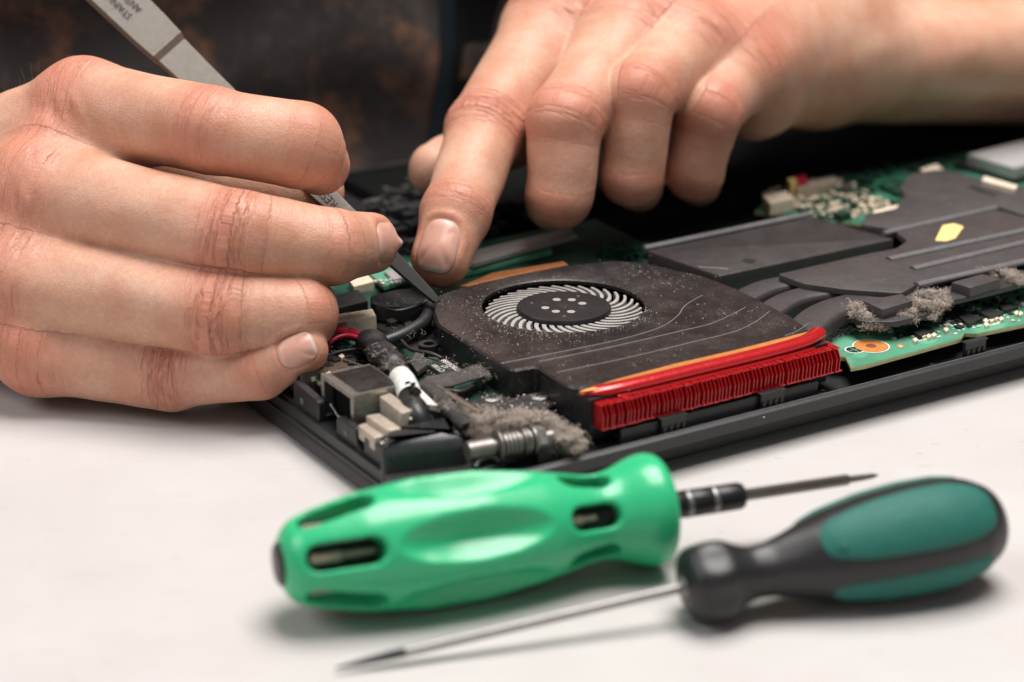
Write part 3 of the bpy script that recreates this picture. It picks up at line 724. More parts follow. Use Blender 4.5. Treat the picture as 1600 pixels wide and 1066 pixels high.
# ---- blower: housing, cover with intake hole, rotor
FZ = 2.10
fc = np.array(lp(880, 476, FZ)[:2]); RX, RY = 1.98, 1.86
vx = np.array([math.cos(-ALPHA), math.sin(-ALPHA)]); vy = np.array([-vx[1], vx[0]])     # picture-right and away in the laptop's plan
outl = lps([(683, 462), (677, 487), (684, 508), (800, 579), (838, 572), (846, 578), (884, 602), (905, 607), (1090, 567), (1268, 523), (1262, 512), (1236, 494), (1190, 470), (1150, 450), (1095, 430), (1060, 423), (1012, 411), (960, 407), (900, 413), (800, 430), (735, 445), (700, 455)], FZ)
outl = round_poly(outl, .18, 4)
def star_hole(outline, c, hole, z0, z1, bev=.05):
    angs = [math.atan2(p[1] - c[1], p[0] - c[0]) for p in outline]
    order = np.argsort(angs); outline = [outline[i] for i in order]; angs = [angs[i] for i in order]
    extra = list(np.linspace(-math.pi, math.pi, 120, endpoint=False))
    pts = []
    def hit(a):
        d = np.array([math.cos(a), math.sin(a)]); best = None; n = len(outline)
        for i in range(n):
            p = np.array(outline[i]) - c; q = np.array(outline[(i + 1) % n]) - c; e = q - p
            den = d[0] * -e[1] + d[1] * e[0]
            if abs(den) < 1e-12: continue
            t = (p[0] * -e[1] + p[1] * e[0]) / den; u_ = (d[0] * p[1] - d[1] * p[0]) / den
            if t > 0 and -1e-6 <= u_ <= 1 + 1e-6 and (best is None or t > best): best = t
        return c + d * best
    allA = sorted(set([round(a, 5) for a in angs + extra]))
    O_ = [hit(a) for a in allA]; H_ = [hole(a) for a in allA]
    n = len(allA); O2 = [np.array(p) for p in inset([tuple(p) for p in O_], bev)]
    rows = [[(*p, z0) for p in O_], [(*p, z1 - bev) for p in O_], [(*p, z1) for p in O2], [(*(c + (h - c) * 1.03), z1) for h in H_], [(*h, z1 - .03) for h in H_], [(*h, z1 - .12) for h in H_], [(*(c + (h - c) * 1.03), z1 - .12) for h in H_]]
    v = [p for r in rows for p in r]
    f = [(k * n + i, k * n + (i + 1) % n, (k + 1) * n + (i + 1) % n, (k + 1) * n + i) for k in range(len(rows) - 1) for i in range(n)]
    return MB().add(v, f), O_
def ell(a):
    d = np.array([math.cos(a), math.sin(a)]); x = d @ vx; y = d @ vy
    return fc + d / math.sqrt((x / RX) ** 2 + (y / RY) ** 2)
mcov, OUT = star_hole(outl, fc, ell, 1.37, FZ)
part('fan_cover', mcov, M_FANCOV, 35)
part('fan_housing_floor', MB().prism(inset([tuple(p) for p in OUT], .06), 1.30, 1.40), M_BLACK, False)
# embossed contour lines
def line_on(pts, z, r=.014, name='embossed_line', mat=None):
    return part(name, MB().tube([(*lp(x, y, z)[:2], z) for x, y in smooth_path(pts, 6)], r, 6, .5), mat or M_EDGE_L)
for pts in ([(782, 568), (880, 549), (970, 530), (1030, 512), (1058, 494), (1070, 478), (1092, 464), (1098, 462)], [(842, 565), (960, 541), (1060, 518), (1110, 506), (1142, 492), (1165, 480)], [(870, 582), (980, 559), (1080, 535), (1145, 519), (1180, 503), (1203, 486)], [(1226, 525), (1246, 517), (1262, 506)]):
    line_on(pts, FZ + .002)
# rotor
ro = np.array(lp(881, 478, 2.16)[:2])
def epl(r, a): return ro + r * (math.cos(a) * vx + .94 * math.sin(a) * vy)
hub = MB(); N_ = 56
hr = [(1.17, 1.62), (1.15, 2.02), (1.145, 2.13), (1.12, 2.16), (1.06, 2.165)]
v = [(*epl(r, a), z) for r, z in hr for a in np.linspace(0, 2 * math.pi, N_, endpoint=False)]
f = [(k * N_ + i, k * N_ + (i + 1) % N_, (k + 1) * N_ + (i + 1) % N_, (k + 1) * N_ + i) for k in range(4) for i in range(N_)] + [tuple(4 * N_ + i for i in range(N_))]
hubo = part('fan_hub', hub.add(v, f), M_HUB, 40)
for k in range(8):
    a = k * math.pi / 4 + .35; r_ = .48
    p = epl(r_, a); part('hub_hole', MB().lathe([(0, .10), (.006, .10)], (*p, 2.163), (0, 0, 1), 14), M_BLADE if k % 4 != 3 else M_BLACK, parent=hubo)
for k in range(7):
    p = epl(.80, k * .9 + .2); part('hub_rivet', MB().lathe([(0, .045), (.012, .04)], (*p, 2.163), (0, 0, 1), 10), M_STEEL_D if k % 2 else M_BLACK, parent=hubo)
part('hub_shaft', MB().lathe([(0, .13), (.01, .12)], (*epl(0, 0), 2.163), (0, 0, 1), 16), M_BLACK, parent=hubo)
bl = MB(); sect = []
for t in np.linspace(0, 1, 7):
    r = 1.14 + .80 * t; a = 0.50 * t ** 1.3; wid = .055 * (1 - .35 * t); c = np.array([r * math.cos(a), r * math.sin(a)]); nn = np.array([-math.sin(a + .45), math.cos(a + .45)])
    sect.append([(*(c + nn * wid), 2.05 - .03 * t), (*(c - nn * wid), 2.05 - .03 * t), (*(c - nn * wid), 1.48), (*(c + nn * wid), 1.48)])
v = [p for s_ in sect for p in s_]; f = [(0, 3, 2, 1), (24, 25, 26, 27)] + [(k * 4 + i, k * 4 + (i + 1) % 4, (k + 1) * 4 + (i + 1) % 4, (k + 1) * 4 + i) for k in range(6) for i in range(4)]
NB = 37
blade0 = part('fan_blade', bl.add(v, f), M_BLADE, 30, hubo)
rotm = Matrix.Translation((ro[0] * S, ro[1] * S, 0)) @ Matrix.Rotation(-ALPHA, 4, 'Z') @ Matrix.Diagonal((1, .94, 1, 1))
for k in range(NB):
    b = blade0 if k == 0 else blade0.copy()
    if k: COL.objects.link(b); b.parent = hubo
    b.matrix_local = rotm @ Matrix.Rotation(2 * math.pi * k / NB, 4, 'Z')
# screw hole in the cover, dark
part('cover_hole', MB().lathe([(0, .07), (.004, .07)], (*lp(775, 540, FZ)[:2], FZ), (0, 0, 1), 14), M_BLACK)
# duct side between housing and fins
part('duct', MB().prism([lp(846, 580, FZ)[:2], lp(905, 609, FZ)[:2], (4.62, -1.75), (11.3, -1.75), (11.3, -.6), (5, .2)], 1.0, 1.96), M_BLACK, False)
part('copper_strip', MB().prism(round_poly(lps([(903, 612), (940, 607), (1055, 577), (1147, 556), (1262, 531), (1272, 524), (1266, 517), (1147, 547), (1055, 568), (960, 593)], FZ + .03), .05, 3), FZ - .02, FZ + .03, .012), M_COPPER, 30)

# ---- red heatsink: base plate, pipe, and every fin a piece of its own
FA0, FA1, NF = 4.72, 11.48, 62
hs = part('heatsink', MB().box(FA0, FA1, -1.40, -.9, 1.30, 1.90, .01), M_RED, False)
fin = MB(); t_ = .010; pit = (FA1 - FA0) / NF
prof = [(-2.10, 1.33), (-2.13, 1.68), (-2.03, 1.86), (-1.38, 1.90), (-1.38, 1.33)]
n = len(prof); v = [(-t_, b, z) for b, z in prof] + [(t_, b, z) for b, z in prof]
f = [tuple(range(n)), tuple(range(2 * n - 1, n - 1, -1))] + [(i, n + i, n + (i + 1) % n, (i + 1) % n) for i in range(n)]
fin.add(v, [q[::-1] for q in f])
fin.box(t_, pit - t_ - .012, -2.0, -1.40, 1.872, 1.892); fin.box(t_, pit * .9, -2.10, -1.45, 1.33, 1.355)
fin0 = fin.build('fin', M_RED, hs, False)
rnd = random.Random(5)
for k in range(NF):
    o = fin0 if k == 0 else fin0.copy()
    if k: COL.objects.link(o); o.parent = hs
    o.location = ((FA0 + pit * k) * S, rnd.uniform(-.012, .012) * S, rnd.uniform(-.006, .006) * S); o.rotation_euler = (0, 0, rnd.uniform(-.012, .012))
pp = [(*lp(x, y - 3, z)[:2], z) for x, y, z in ((906, 619, 1.98), (930, 615, 2.02), (985, 604, 2.04), (1090, 579, 2.04), (1190, 555, 2.04), (1245, 540, 2.05), (1268, 531, 2.06), (1278, 522, 2.05))]
pp = smooth_path(pp, 5)
part('heat_pipe', MB().tube(pp, [.09 + .12 * min(1, i / 6) for i in range(len(pp))], 16, .6), M_RED, 60)
pl2 = [(x, y - .13, 1.90) for x, y, z in pp[8:]]
part('pipe_seat', MB().tube(pl2, .11, 10, .5), M_RED, 60)
# wall under the fins with its clips
part('inner_wall', MB().box(5.2, 10.75, -2.13, -1.98, .862, 1.24, .02), M_CASE)
for a in (6.55, 9.33, 15.55):
    c = MB(); c.box(a - .33, a + .33, -2.24, -2.14, .87, 1.30, .012)
    for k in range(4): c.box(a - .30 + k * .17, a - .23 + k * .17, -2.28, -2.235, .87, 1.12)
    c.box(a - .36, a + .36, -2.27, -2.10, 1.302, 1.33); part('clip', c, M_BLACK, False)
for a, b in ((10.9, -2.12), (14.2, -2.2)):
    part('locating_pin', MB().lathe([(0, .1), (.06, .1), (.07, .05), (.12, .05)], (a, b, .862), (0, 0, 1), 10), M_BLACK)

# ---- heat pipes sweeping from the fan, grey plates
def ribbon(pts, w, h, z, name, mat):
    """flat bar with rounded long edges along a plan path"""
    P = smooth_path([lp(x, y, z)[:2] for x, y in pts], 7); v = []; f = []; sec = [(-1, 0), (-1, .6), (-.93, .9), (-.8, 1), (.8, 1), (.93, .9), (1, .6), (1, 0)]; k = len(sec)
    for i, p in enumerate(P):
        t = np.array(P[min(i + 1, len(P) - 1)]) - np.array(P[max(i - 1, 0)]); t = t / np.linalg.norm(t); nrm = np.array([-t[1], t[0]])
        for s_, q in sec: v.append((*(np.array(p) + nrm * s_ * w / 2), z - h + q * h))
    for i in range(len(P) - 1):
        for j in range(k): f.append((i * k + j, (i + 1) * k + j, (i + 1) * k + (j + 1) % k, i * k + (j + 1) % k)[::-1])
    f += [tuple(range(k)), tuple(range(len(P) * k - 1, (len(P) - 1) * k - 1, -1))]
    return part(name, MB().add(v, f), mat, 50)
ribbon([(1128, 482), (1160, 462), (1200, 444), (1245, 436), (1330, 425)], .74, .34, 1.98, 'heat_pipe', M_PLATE)
ribbon([(1178, 505), (1205, 480), (1240, 461), (1290, 451), (1380, 441)], .74, .34, 2.00, 'heat_pipe', M_PLATE)
ribbon([(1238, 528), (1262, 503), (1295, 480), (1345, 466), (1450, 452)], .92, .36, 2.02, 'heat_pipe', M_PLATE)
pz = 2.16
part('heat_plate', MB().prism(round_poly(lps([(1215, 428), (1256, 443), (1322, 452), (1409, 458), (1432, 445), (1600, 407), (1700, 383), (1700, 320), (1600, 339), (1556, 327), (1400, 362), (1418, 376), (1400, 388), (1360, 395)], pz), .1, 4), pz - .16, pz, .03), M_PLATE, 30)
for pts in ([(1388, 406), (1600, 361), (1700, 339)], [(1426, 421), (1600, 380), (1700, 356)], [(1432, 446), (1600, 409), (1700, 386)], ):
    a, b, c = PL(pts, pz); part('plate_rib', MB().tube([a, b, c], .13, 10, .6), M_RIB, 60)
pz2 = 2.06
part('upper_plate', MB().prism(round_poly(lps([(1346, 351), (1352, 336), (1400, 325), (1415, 305), (1405, 292), (1425, 270), (1468, 264), (1520, 276), (1640, 300), (1700, 310), (1700, 318), (1600, 336), (1556, 322), (1398, 358)], pz2), .1, 4), pz2 - .25, pz2, .03), M_PLATE, 30)
part('plate_slot', MB().prism(lps([(1509, 292), (1520, 289), (1561, 302), (1552, 309)], pz2 + .004), pz2, pz2 + .004), M_BLACK, False)
a, b = PL([(1380, 365), (1556, 325)], pz2); part('plate_rib', MB().tube([a, b], .12, 10, .6), M_RIB, 60)
part('drive_cover', MB().prism(round_poly(lps([(1010, 391), (1268, 338), (1398, 373), (1345, 384), (1125, 431)], 2.0), .08, 4), 1.45, 2.0, .06), M_PLATE_D, 30)
a, b = PL([(1006, 388), (1268, 334)], 2.02); part('cover_ridge', MB().tube([a, b], .11, 8, .7), M_RIB, 60)
line_on([(1092, 417), (1138, 420)], 2.004, .02); part('cover_hole', MB().lathe([(0, .18), (.005, .18)], (*lp(1170, 408, 2.0)[:2], 2.0), (0, 0, 1), 14), M_BLACK)
st = lps([(1461, 376), (1473, 352), (1490, 349), (1506, 354), (1493, 372), (1478, 377)], pz + .012)
part('yellow_sticker', MB().prism(round_poly(st, .05, 3), pz + .001, pz + .012), M_YELLOW, False)

# ---- heat-sink brackets with square pads on the right, screws under them
def bracket(outline, zt, pad, zp):
    part('bracket', MB().prism(round_poly(lps(outline, zt), .25, 5), zt - .13, zt, .03), M_PLATE_D, 30)
    part('pad', MB().prism(lps(pad, zp), zt + .001, zp, .015), M_PLATE, 30)
bracket([(1325, 483), (1350, 466), (1462, 449), (1473, 485), (1400, 503), (1340, 502)], 1.88, [(1349, 470), (1409, 459), (1426, 470), (1379, 484)], 2.14)
bracket([(1462, 457), (1490, 430), (1620, 412), (1650, 428), (1560, 452), (1490, 469), (1470, 466)], 1.98, [(1487, 441), (1535, 428), (1564, 436), (1516, 450)], 2.22)
part('bracket_ear', MB().lathe([(0, .27), (.2, .27), (.23, .24)], (*lp(1457, 489, 1.6)[:2], 1.38), (0, 0, 1), 20), M_PLATE_D)
for x, y in ((1352, 498), (1455, 472), (1575, 452), (1480, 462)):
    q = lp(x, y, 1.5); part('spacer', MB().lathe([(0, .14), (.5, .14)], (q[0], q[1] + .2, BZ), (0, 0, 1), 12), M_BLACK)

# ---- things soldered on the right board
def smd(quad, z0, h, mat, name='chip', parent=lap, bev=.0): return part(name, MB().prism(lps(quad, z0 + h), z0, z0 + h, bev), mat, False, parent)
smd([(1418, 514), (1438, 507), (1460, 516), (1438, 525)], BZ + .002, .11, M_CHIP)
smd([(1498, 495), (1512, 488), (1534, 497), (1514, 506)], BZ + .002, .12, M_CHIP)
smd([(1530, 487), (1548, 481), (1568, 489), (1548, 497)], BZ + .002, .12, M_CHIP)
smd([(1466, 488), (1500, 480), (1512, 488), (1478, 497)], BZ + .002, .09, M_CHIP)
smd([(1560, 477), (1574, 472), (1586, 480), (1570, 485)], BZ + .002, .1, M_CHIP)
for k, (x, y) in enumerate([(1442, 523), (1451, 524), (1459, 522), (1540, 500), (1549, 499), (1556, 496), (1564, 497), (1588, 488), (1594, 489), (1430, 530), (1478, 514), (1541, 506)]):
    c = smd([(x - 4, y), (x + 1, y - 3), (x + 5, y + 1), (x, y + 4)], BZ + .002, .08, M_CREAM, 'capacitor')
for pts in ([(1466, 506), (1489, 501)], [(1480, 505), (1489, 510)], [(1492, 507), (1507, 515)], [(1432, 533), (1470, 525)], [(1536, 511), (1566, 503)], [(1505, 500), (1524, 492)]):
    a, b = PL(pts, BZ + .003); part('silkscreen_mark', MB().tube([a, b], .03, 6, .15), M_WHITE)
pad_c = lp(1361, 541, BZ)
def ring(c, r0, r1, z, name, mat, h=.008, n=28):
    v = []; f = []
    for w in np.linspace(0, 2 * math.pi, n, endpoint=False):
        for r, zz in ((r0, z), (r0, z + h), (r1, z + h), (r1, z)): v.append((c[0] + r * math.cos(w), c[1] + r * math.sin(w), zz))
    for i in range(n):
        for j in range(4): f.append((i * 4 + j, i * 4 + (j + 1) % 4, ((i + 1) % n) * 4 + (j + 1) % 4, ((i + 1) % n) * 4 + j)[::-1])
    return part(name, MB().add(v, f), mat, 40)
ring(pad_c, .13, .41, BZ + .001, 'copper_pad', M_COPPER); ring(pad_c, .0, .13, BZ + .001, 'pad_hole', M_COPPER_D, .004); ring(pad_c, .42, .45, BZ + .001, 'pad_outline', M_WHITE, .004)
dot = lp(1335, 547, BZ); ring(dot, .0, .2, BZ + .002, 'fiducial_disc', M_BLACK, .006); ring(dot, .2, .235, BZ + .002, 'fiducial_ring', M_WHITE, .006)
for d in ((1, 0), (0, 1)): part('fiducial_cross', MB().tube([(dot[0] - d[0] * .2, dot[1] - d[1] * .2, BZ + .01), (dot[0] + d[0] * .2, dot[1] + d[1] * .2, BZ + .01)], .014, 6, .3), M_PCB)
part('copper_dot', MB().lathe([(0, .09), (.02, .05)], lp(1407, 540, BZ), (0, 0, 1), 12), M_COPPER)
# solder field by the fins, tiny parts
rnd = random.Random(11)
def bits(name, quad, z, num, mat, smin_, smax_, hmin=.03, hmax=.09):
    q = [np.array(p) for p in lps(quad, z)]; m = MB()
    for _ in range(num):
        s_, t = rnd.random(), rnd.random(); p = (q[0] * (1 - s_) + q[1] * s_) * (1 - t) + (q[3] * (1 - s_) + q[2] * s_) * t
        w, l = rnd.uniform(smin_, smax_), rnd.uniform(smin_, smax_); 
        if rnd.random() < .5: w, l = l, w
        m.box(p[0] - w, p[0] + w, p[1] - l, p[1] + l, z, z + rnd.uniform(hmin, hmax))
    return tag(part(name, m, mat, False), kind='stuff')
bits('solder_joints', [(1276, 524), (1312, 502), (1340, 515), (1292, 535)], BZ + .002, 130, M_WHITE, .015, .04, .01, .03)
bits('small_components', [(1380, 505), (1600, 455), (1600, 500), (1400, 535)], BZ + .002, 34, M_CREAM, .02, .05, .02, .05)
bits('small_components', [(1380, 505), (1600, 455), (1600, 495), (1400, 530)], BZ + .002, 60, M_CHIP, .03, .10, .03, .09)
bits('solder_joints', [(1470, 500), (1600, 470), (1600, 500), (1480, 525)], BZ + .002, 50, M_WHITE, .015, .045, .01, .03)

# ---- back circuit board, far out of focus
bits('small_components', [(1190, 305), (1290, 280), (1400, 322), (1300, 352)], 1.345, 300, M_CREAM, .025, .09, .05, .2)
bits('small_components', [(1190, 305), (1420, 255), (1470, 300), (1300, 352)], 1.345, 90, M_PCB_D, .06, .22, .05, .2)
for quad, z0, h, mt, nm in (([(1192, 306), (1228, 298), (1240, 310), (1204, 319)], 1.345, .35, M_CREAM, 'connector'), ([(1238, 287), (1300, 276), (1308, 284), (1246, 296)], 1.345, .4, M_TAN, 'connector'), ([(1230, 279), (1240, 276), (1246, 283), (1236, 287)], 1.345, .55, M_YELLOW, 'connector_wire'), ([(1242, 275), (1258, 272), (1262, 281), (1246, 284)], 1.345, .55, M_WIRE, 'connector_wire'), ([(1362, 330), (1420, 316), (1432, 324), (1376, 341)], 1.345, .5, M_CREAM, 'socket'), ([(1385, 335), (1410, 322), (1432, 332), (1396, 345)], 1.9, .15, M_PLATE, 'socket_cover'), ([(1438, 264), (1464, 256), (1474, 266), (1446, 272)], 1.345, .4, M_CREAM, 'connector'), ([(1538, 275), (1590, 290), (1586, 296), (1534, 282)], 1.8, .4, M_CREAM, 'connector'), ([(1318, 288), (1330, 284), (1334, 291), (1322, 294)], 1.345, .3, M_STEEL, 'capacitor')):
    smd(quad, z0, h, mt, nm)
smd([(1512, 240), (1600, 218), (1660, 240), (1585, 262)], 1.5, .35, M_SILVERP, 'silver_module', bev=.05)
smd([(1490, 255), (1600, 225), (1680, 252), (1590, 280)], 1.26, .24, M_BLACK, 'module_tray')

# ---- left corner: network socket, sockets, power cable, chip, hinge
def px_box(front_l, front_r, back_r, z1, z0, mat, name, bev=.02):
    p0, p1, p2 = [np.array(lp(*q, z1)[:2]) for q in (front_l, front_r, back_r)]
    return [tuple(p0), tuple(p1), tuple(p2), tuple(p0 + p2 - p1)]
def solid(poly, z0, z1, mat, name, bev=.02, parent=lap): return part(name, MB().prism(poly, z0, z1, bev), mat, 30, parent)
# network socket: shell with an opening towards the left wall
ra0, ra1, rb0, rb1, rz0, rz1 = .40, 1.62, 1.34, 2.86, .95, 1.90
rj = MB(); tk = .05
rj.box(ra0, ra1, rb0, rb0 + tk, rz0, rz1); rj.box(ra0, ra1, rb1 - tk, rb1, rz0, rz1)
rj.box(ra0, ra1, rb0 + tk, rb1 - tk, rz1 - tk, rz1 - .001); rj.box(ra0 + .3, ra0 + .35, rb0 + tk, rb1 - tk, rz0, rz1 - tk)
rj.box(ra0 - .012, ra0 + .04, rb0 - .02, rb0 + .12, rz0, rz1 + .012); rj.box(ra0 - .012, ra0 + .04, rb1 - .12, rb1 + .02, rz0, rz1 + .012); rj.box(ra0 - .01, ra0 + .04, rb0 + .12, rb1 - .12, rz1 - .1, rz1 + .01)
rjo = part('network_socket', rj, M_STEEL, False)
part('socket_lid_sticker', MB().box(ra0 + .2, ra1 - .04, rb0 + .1, rb1 - .1, rz1 + .001, rz1 + .01), M_FANCOV, False, rjo)
part('socket_interior', MB().box(ra0 + .26, ra0 + .295, rb0 + tk + .002, rb1 - tk - .002, rz0 + .02, rz1 - .06), M_UNDERK, False, rjo)
part('socket_latch', MB().tube([(ra0 + .02, 2.5, 1.30), (ra0 + .05, 2.2, 1.10), (ra0 + .05, 1.9, 1.12), (ra0 + .04, 1.8, 1.2)], .03, 6), M_STEEL, 40, rjo)
part('socket_spring', MB().box(ra0 + .7, ra0 + 1.1, rb0 - .012, rb0 + .01, 1.45, 1.6), M_BLACK, False, rjo)
# display and usb sockets further back
solid([(.38, 3.85), (1.05, 3.85), (1.05, 4.66), (.38, 4.66)], 1.0, 1.56, M_STEEL_D, 'video_socket'); solid([(.46, 3.86), (1.0, 3.86), (1.0, 4.3), (.46, 4.3)], 1.561, 1.575, M_BROWN, 'socket_lid')
solid([(.345, 3.95), (.378, 3.95), (.378, 4.55), (.345, 4.55)], 1.02, 1.5, M_BLACK, 'socket_mouth', 0)
solid([(.42, 4.85), (1.2, 4.85), (1.2, 5.9), (.42, 5.9)], 1.0, 1.5, M_BLACK, 'usb_socket')
# three plated connectors beside the hinge
for fl, fr, br, z1 in (((592, 619), (628, 646), (646, 640), 1.80), ((571, 649), (606, 673), (628, 669), 1.62), ((559, 664), (585, 685), (607, 678), 1.46)):
    q = px_box(fl, fr, br, z1, 0, None, None); o = solid(round_poly(q, .05, 3), BZ - .2, z1, M_TAN, 'plated_connector', .03)
for x, y, z1 in ((645, 652, 1.6), (618, 680, 1.5), (600, 690, 1.35)):
    q = lp(x, y, z1); solid([(q[0] - .14, q[1] - .10), (q[0] + .14, q[1] - .10), (q[0] + .14, q[1] + .10), (q[0] - .14, q[1] + .10)], .9, z1 - .02, M_BLACK, 'connector_body'); part('connector_pin', MB().tube([(q[0] - .14, q[1] - .1, z1), (q[0] + .1, q[1] - .1, z1)], .05, 8), M_STEEL)
# brown plates behind the socket
solid(lps([(484, 577), (530, 556), (566, 575), (520, 592)], 1.50), 1.37, 1.50, M_BROWN, 'shield_plate', .01)
a, b = PL([(522, 580), (560, 572)], 1.55); part('shield_rim', MB().tube([a, b], .025, 6), M_STEEL)
bits('small_components', [(470, 565), (540, 525), (600, 560), (540, 590)], BZ + .002, 150, M_CHIP, .03, .11, .04, .2)
bits('solder_joints', [(470, 565), (540, 525), (600, 560), (540, 590)], BZ + .002, 90, M_WHITE, .012, .03, .05, .12)
# power cable: sleeve, label wrap, red wires, cream plug
sl_p = smooth_path(PL([(577, 532)], 1.80) + PL([(592, 549)], 1.86) + PL([(612, 566)], 1.92) + PL([(628, 583)], 1.86), 6)
part('cable_sleeve', MB().tube(sl_p, [.34 + .04 * math.sin(i * 1.1) - .06 * (i / len(sl_p)) for i in range(len(sl_p))], 18, .85), M_SLEEVE, 60)
cb = smooth_path(PL([(622, 578)], 1.85) + PL([(634, 600)], 1.85) + PL([(642, 628)], 1.75) + PL([(652, 650)], 1.6) + PL([(664, 672)], 1.3), 6)
part('cable', MB().tube(cb, .25, 16), M_BLACK, 60)
wrap = part('cable_label', MB().tube(smooth_path(PL([(626, 590)], 1.85) + PL([(634, 602)], 1.85) + PL([(641, 620)], 1.80), 5), .275, 20, caps=False), M_WHITE, 60)
lb = lps([(640, 600), (655, 606), (684, 634), (668, 632)], 1.85); part('label_flag', MB().prism(lb, 1.84, 1.852), M_WHITE, False)
for x, y in ((637, 597), (640, 604), (645, 599), (648, 607), (643, 611), (651, 613)):
    q = lp(x, y, 2.12); part('label_print', MB().box(q[0] - .06, q[0] + .06, q[1] - .012, q[1] + .012, 2.02, 2.135), M_BLACK, False, wrap)
for k, off in enumerate(((-1, 0, 1.9), (2, 4, 1.86), (-4, -3, 1.84), (3, 7, 1.74), (0, 9, 1.7))):
    w = smooth_path([(*lp(505 + 9 * k, 514 - 2.5 * k, 1.66)[:2], 1.66), (*lp(518 + 4 * k, 518 - k, 1.85)[:2], 1.85), (*lp(545, 518 + off[1], off[2])[:2], off[2]), (*lp(572 + off[0], 526 + off[1], off[2])[:2], off[2])], 7)
    part('wire', MB().tube(w, .055, 8), M_WIRE, 60)
w = smooth_path([(*lp(512, 553, 1.5)[:2], 1.5), (*lp(516, 535, 1.85)[:2], 1.85), (*lp(540, 524, 1.95)[:2], 1.95), (*lp(570, 531, 1.9)[:2], 1.9)], 7); part('wire', MB().tube(w, .055, 8), M_WIRE, 60)
cq = px_box((506, 503), (583, 489), (577, 477), 1.80, 0, None, None); cq = [lp(x, y, 1.80)[:2] for x, y in ((505, 494), (582, 482), (588, 493), (508, 506))]
plug = solid(cq, BZ, 1.80, M_CREAM, 'power_plug', .03)
for k in range(7):
    q = lp(514 + 11 * k, 509 - 1.9 * k, 1.6); part('plug_slot', MB().box(q[0] - .035, q[0] + .035, q[1] - .06, q[1] + .03, 1.42, 1.68), M_BLACK if k > 2 else M_WIRE, False, plug)
# felt tape, chip with print and legs
solid(round_poly(lps([(640, 565), (652, 545), (672, 566), (652, 581)], 1.62), .05, 3), 1.50, 1.62, M_TAPE, 'foam_pad', .015)
chq = lps([(668, 570), (697, 559), (722, 576), (693, 587)], 1.68)
chip = solid(chq, 1.46, 1.68, M_CHIP, 'printed_chip', .012)
c0 = np.array(chq[0]); c1 = np.array(chq[1]); c3 = np.array(chq[3])
for k in range(5):
    p = c0 + (c3 - c0) * (k + .9) / 6.2; dirn = -(c1 - c0) / np.linalg.norm(c1 - c0)
    part('chip_leg', MB().tube([(*(p + dirn * -.02), 1.58), (*(p + dirn * .06), 1.57), (*(p + dirn * .09), 1.46), (*(p + dirn * .09), 1.40), (*(p + dirn * .17), 1.385)], .022, 6), M_STEEL, 40, chip)
def text(body, size, mat, parent, mtx, name='print', depth=.0008):
    cu = bpy.data.curves.new(name, 'FONT'); cu.body = body; cu.size = size * S; cu.extrude = depth * S; cu.align_x = 'CENTER'; cu.align_y = 'CENTER'
    tmp = bpy.data.objects.new('tmp', cu); COL.objects.link(tmp)
    dg = bpy.context.evaluated_depsgraph_get(); me = bpy.data.meshes.new_from_object(tmp.evaluated_get(dg)); bpy.data.objects.remove(tmp)
    me.name = name; me.materials.clear(); me.materials.append(mat)
    o = bpy.data.objects.new(name, me); COL.objects.link(o); o.parent = parent; o.matrix_local = mtx; return o
xa = (c0 - c3) / np.linalg.norm(c0 - c3)              # lines run along the chip's left side, read from behind
ya = np.array([-xa[1], xa[0]])
cen = (np.array(chq[0]) + np.array(chq[2])) / 2
for k, s_ in enumerate(('CT181', 'LF', 'STBD0288')):
    p = cen + ya * (.17 - .17 * k)
    mt = Matrix(((xa[0], ya[0], 0, p[0] * S), (xa[1], ya[1], 0, p[1] * S), (0, 0, 1, 1.683 * S), (0, 0, 0, 1)))
    text(s_, .185, M_WHITE, chip, mt)
tp = [(652, 601), (668, 588), (700, 583), (735, 573), (746, 568), (758, 575), (768, 585), (735, 594), (705, 603), (668, 606)]
P3 = [(*lp(x, y, 1.78)[:2], 1.78) for x, y in tp]
part('felt_tape', MB().prism([p[:2] for p in P3], 1.74, 1.78), M_TAPE, False)
fo = smooth_path(PL([(668, 608)], 1.72) + PL([(685, 620)], 1.74) + PL([(705, 642)], 1.66) + PL([(730, 668)], 1.5), 6)
part('foam_strip', MB().tube(fo, [.2 + .03 * math.sin(i * 1.7) for i in range(len(fo))], 12, .8), M_FOAM, 60)
a = smooth_path(PL([(682, 604)], 1.80) + PL([(712, 622)], 1.76) + PL([(752, 645)], 1.66), 5)
part('ribbon_cable', MB().tube(a, .07, 6, .5), M_BROWN, 60); part('ribbon_cable', MB().tube([(p[0] + .07, p[1] + .07, p[2] - .01) for p in a], .05, 6, .5), M_FOAM, 60)
# hinge plate with two screws, lower leaf, spring barrel and nut
hp = round_poly(lps([(716, 640), (740, 626), (768, 613), (785, 618), (800, 622), (840, 611), (868, 629), (850, 640), (842, 648), (760, 662), (720, 656)], 1.50), .1, 4)
solid(hp, 1.40, 1.50, M_PLATE_D, 'hinge_plate', .02)
solid(round_poly(lps([(835, 652), (868, 640), (905, 668), (880, 690), (840, 700)], 1.28), .08, 3), .87, 1.28, M_PLATE_D, 'hinge_leaf', .03)
def screw(x, y, z, r, name='screw'):
    q = lp(x, y, z); o = part(name, MB().lathe([(-.08, r * .96), (-.01, r), (.03, r * .9), (.05, r * .62), (.05, 0.001)], q, (0, 0, 1), 22, False), M_STEEL, 40)
    for k in range(3): 
        w = k * math.pi / 3 + .3; d = np.array([math.cos(w), math.sin(w)]) * r * .5; part('screw_slot', MB().tube([(q[0] - d[0], q[1] - d[1], z + .05), (q[0] + d[0], q[1] + d[1], z + .05)], r * .12, 6, .4), M_BLACK, True, o)
screw(769, 624, 1.53, .21); screw(843, 621, 1.53, .22)
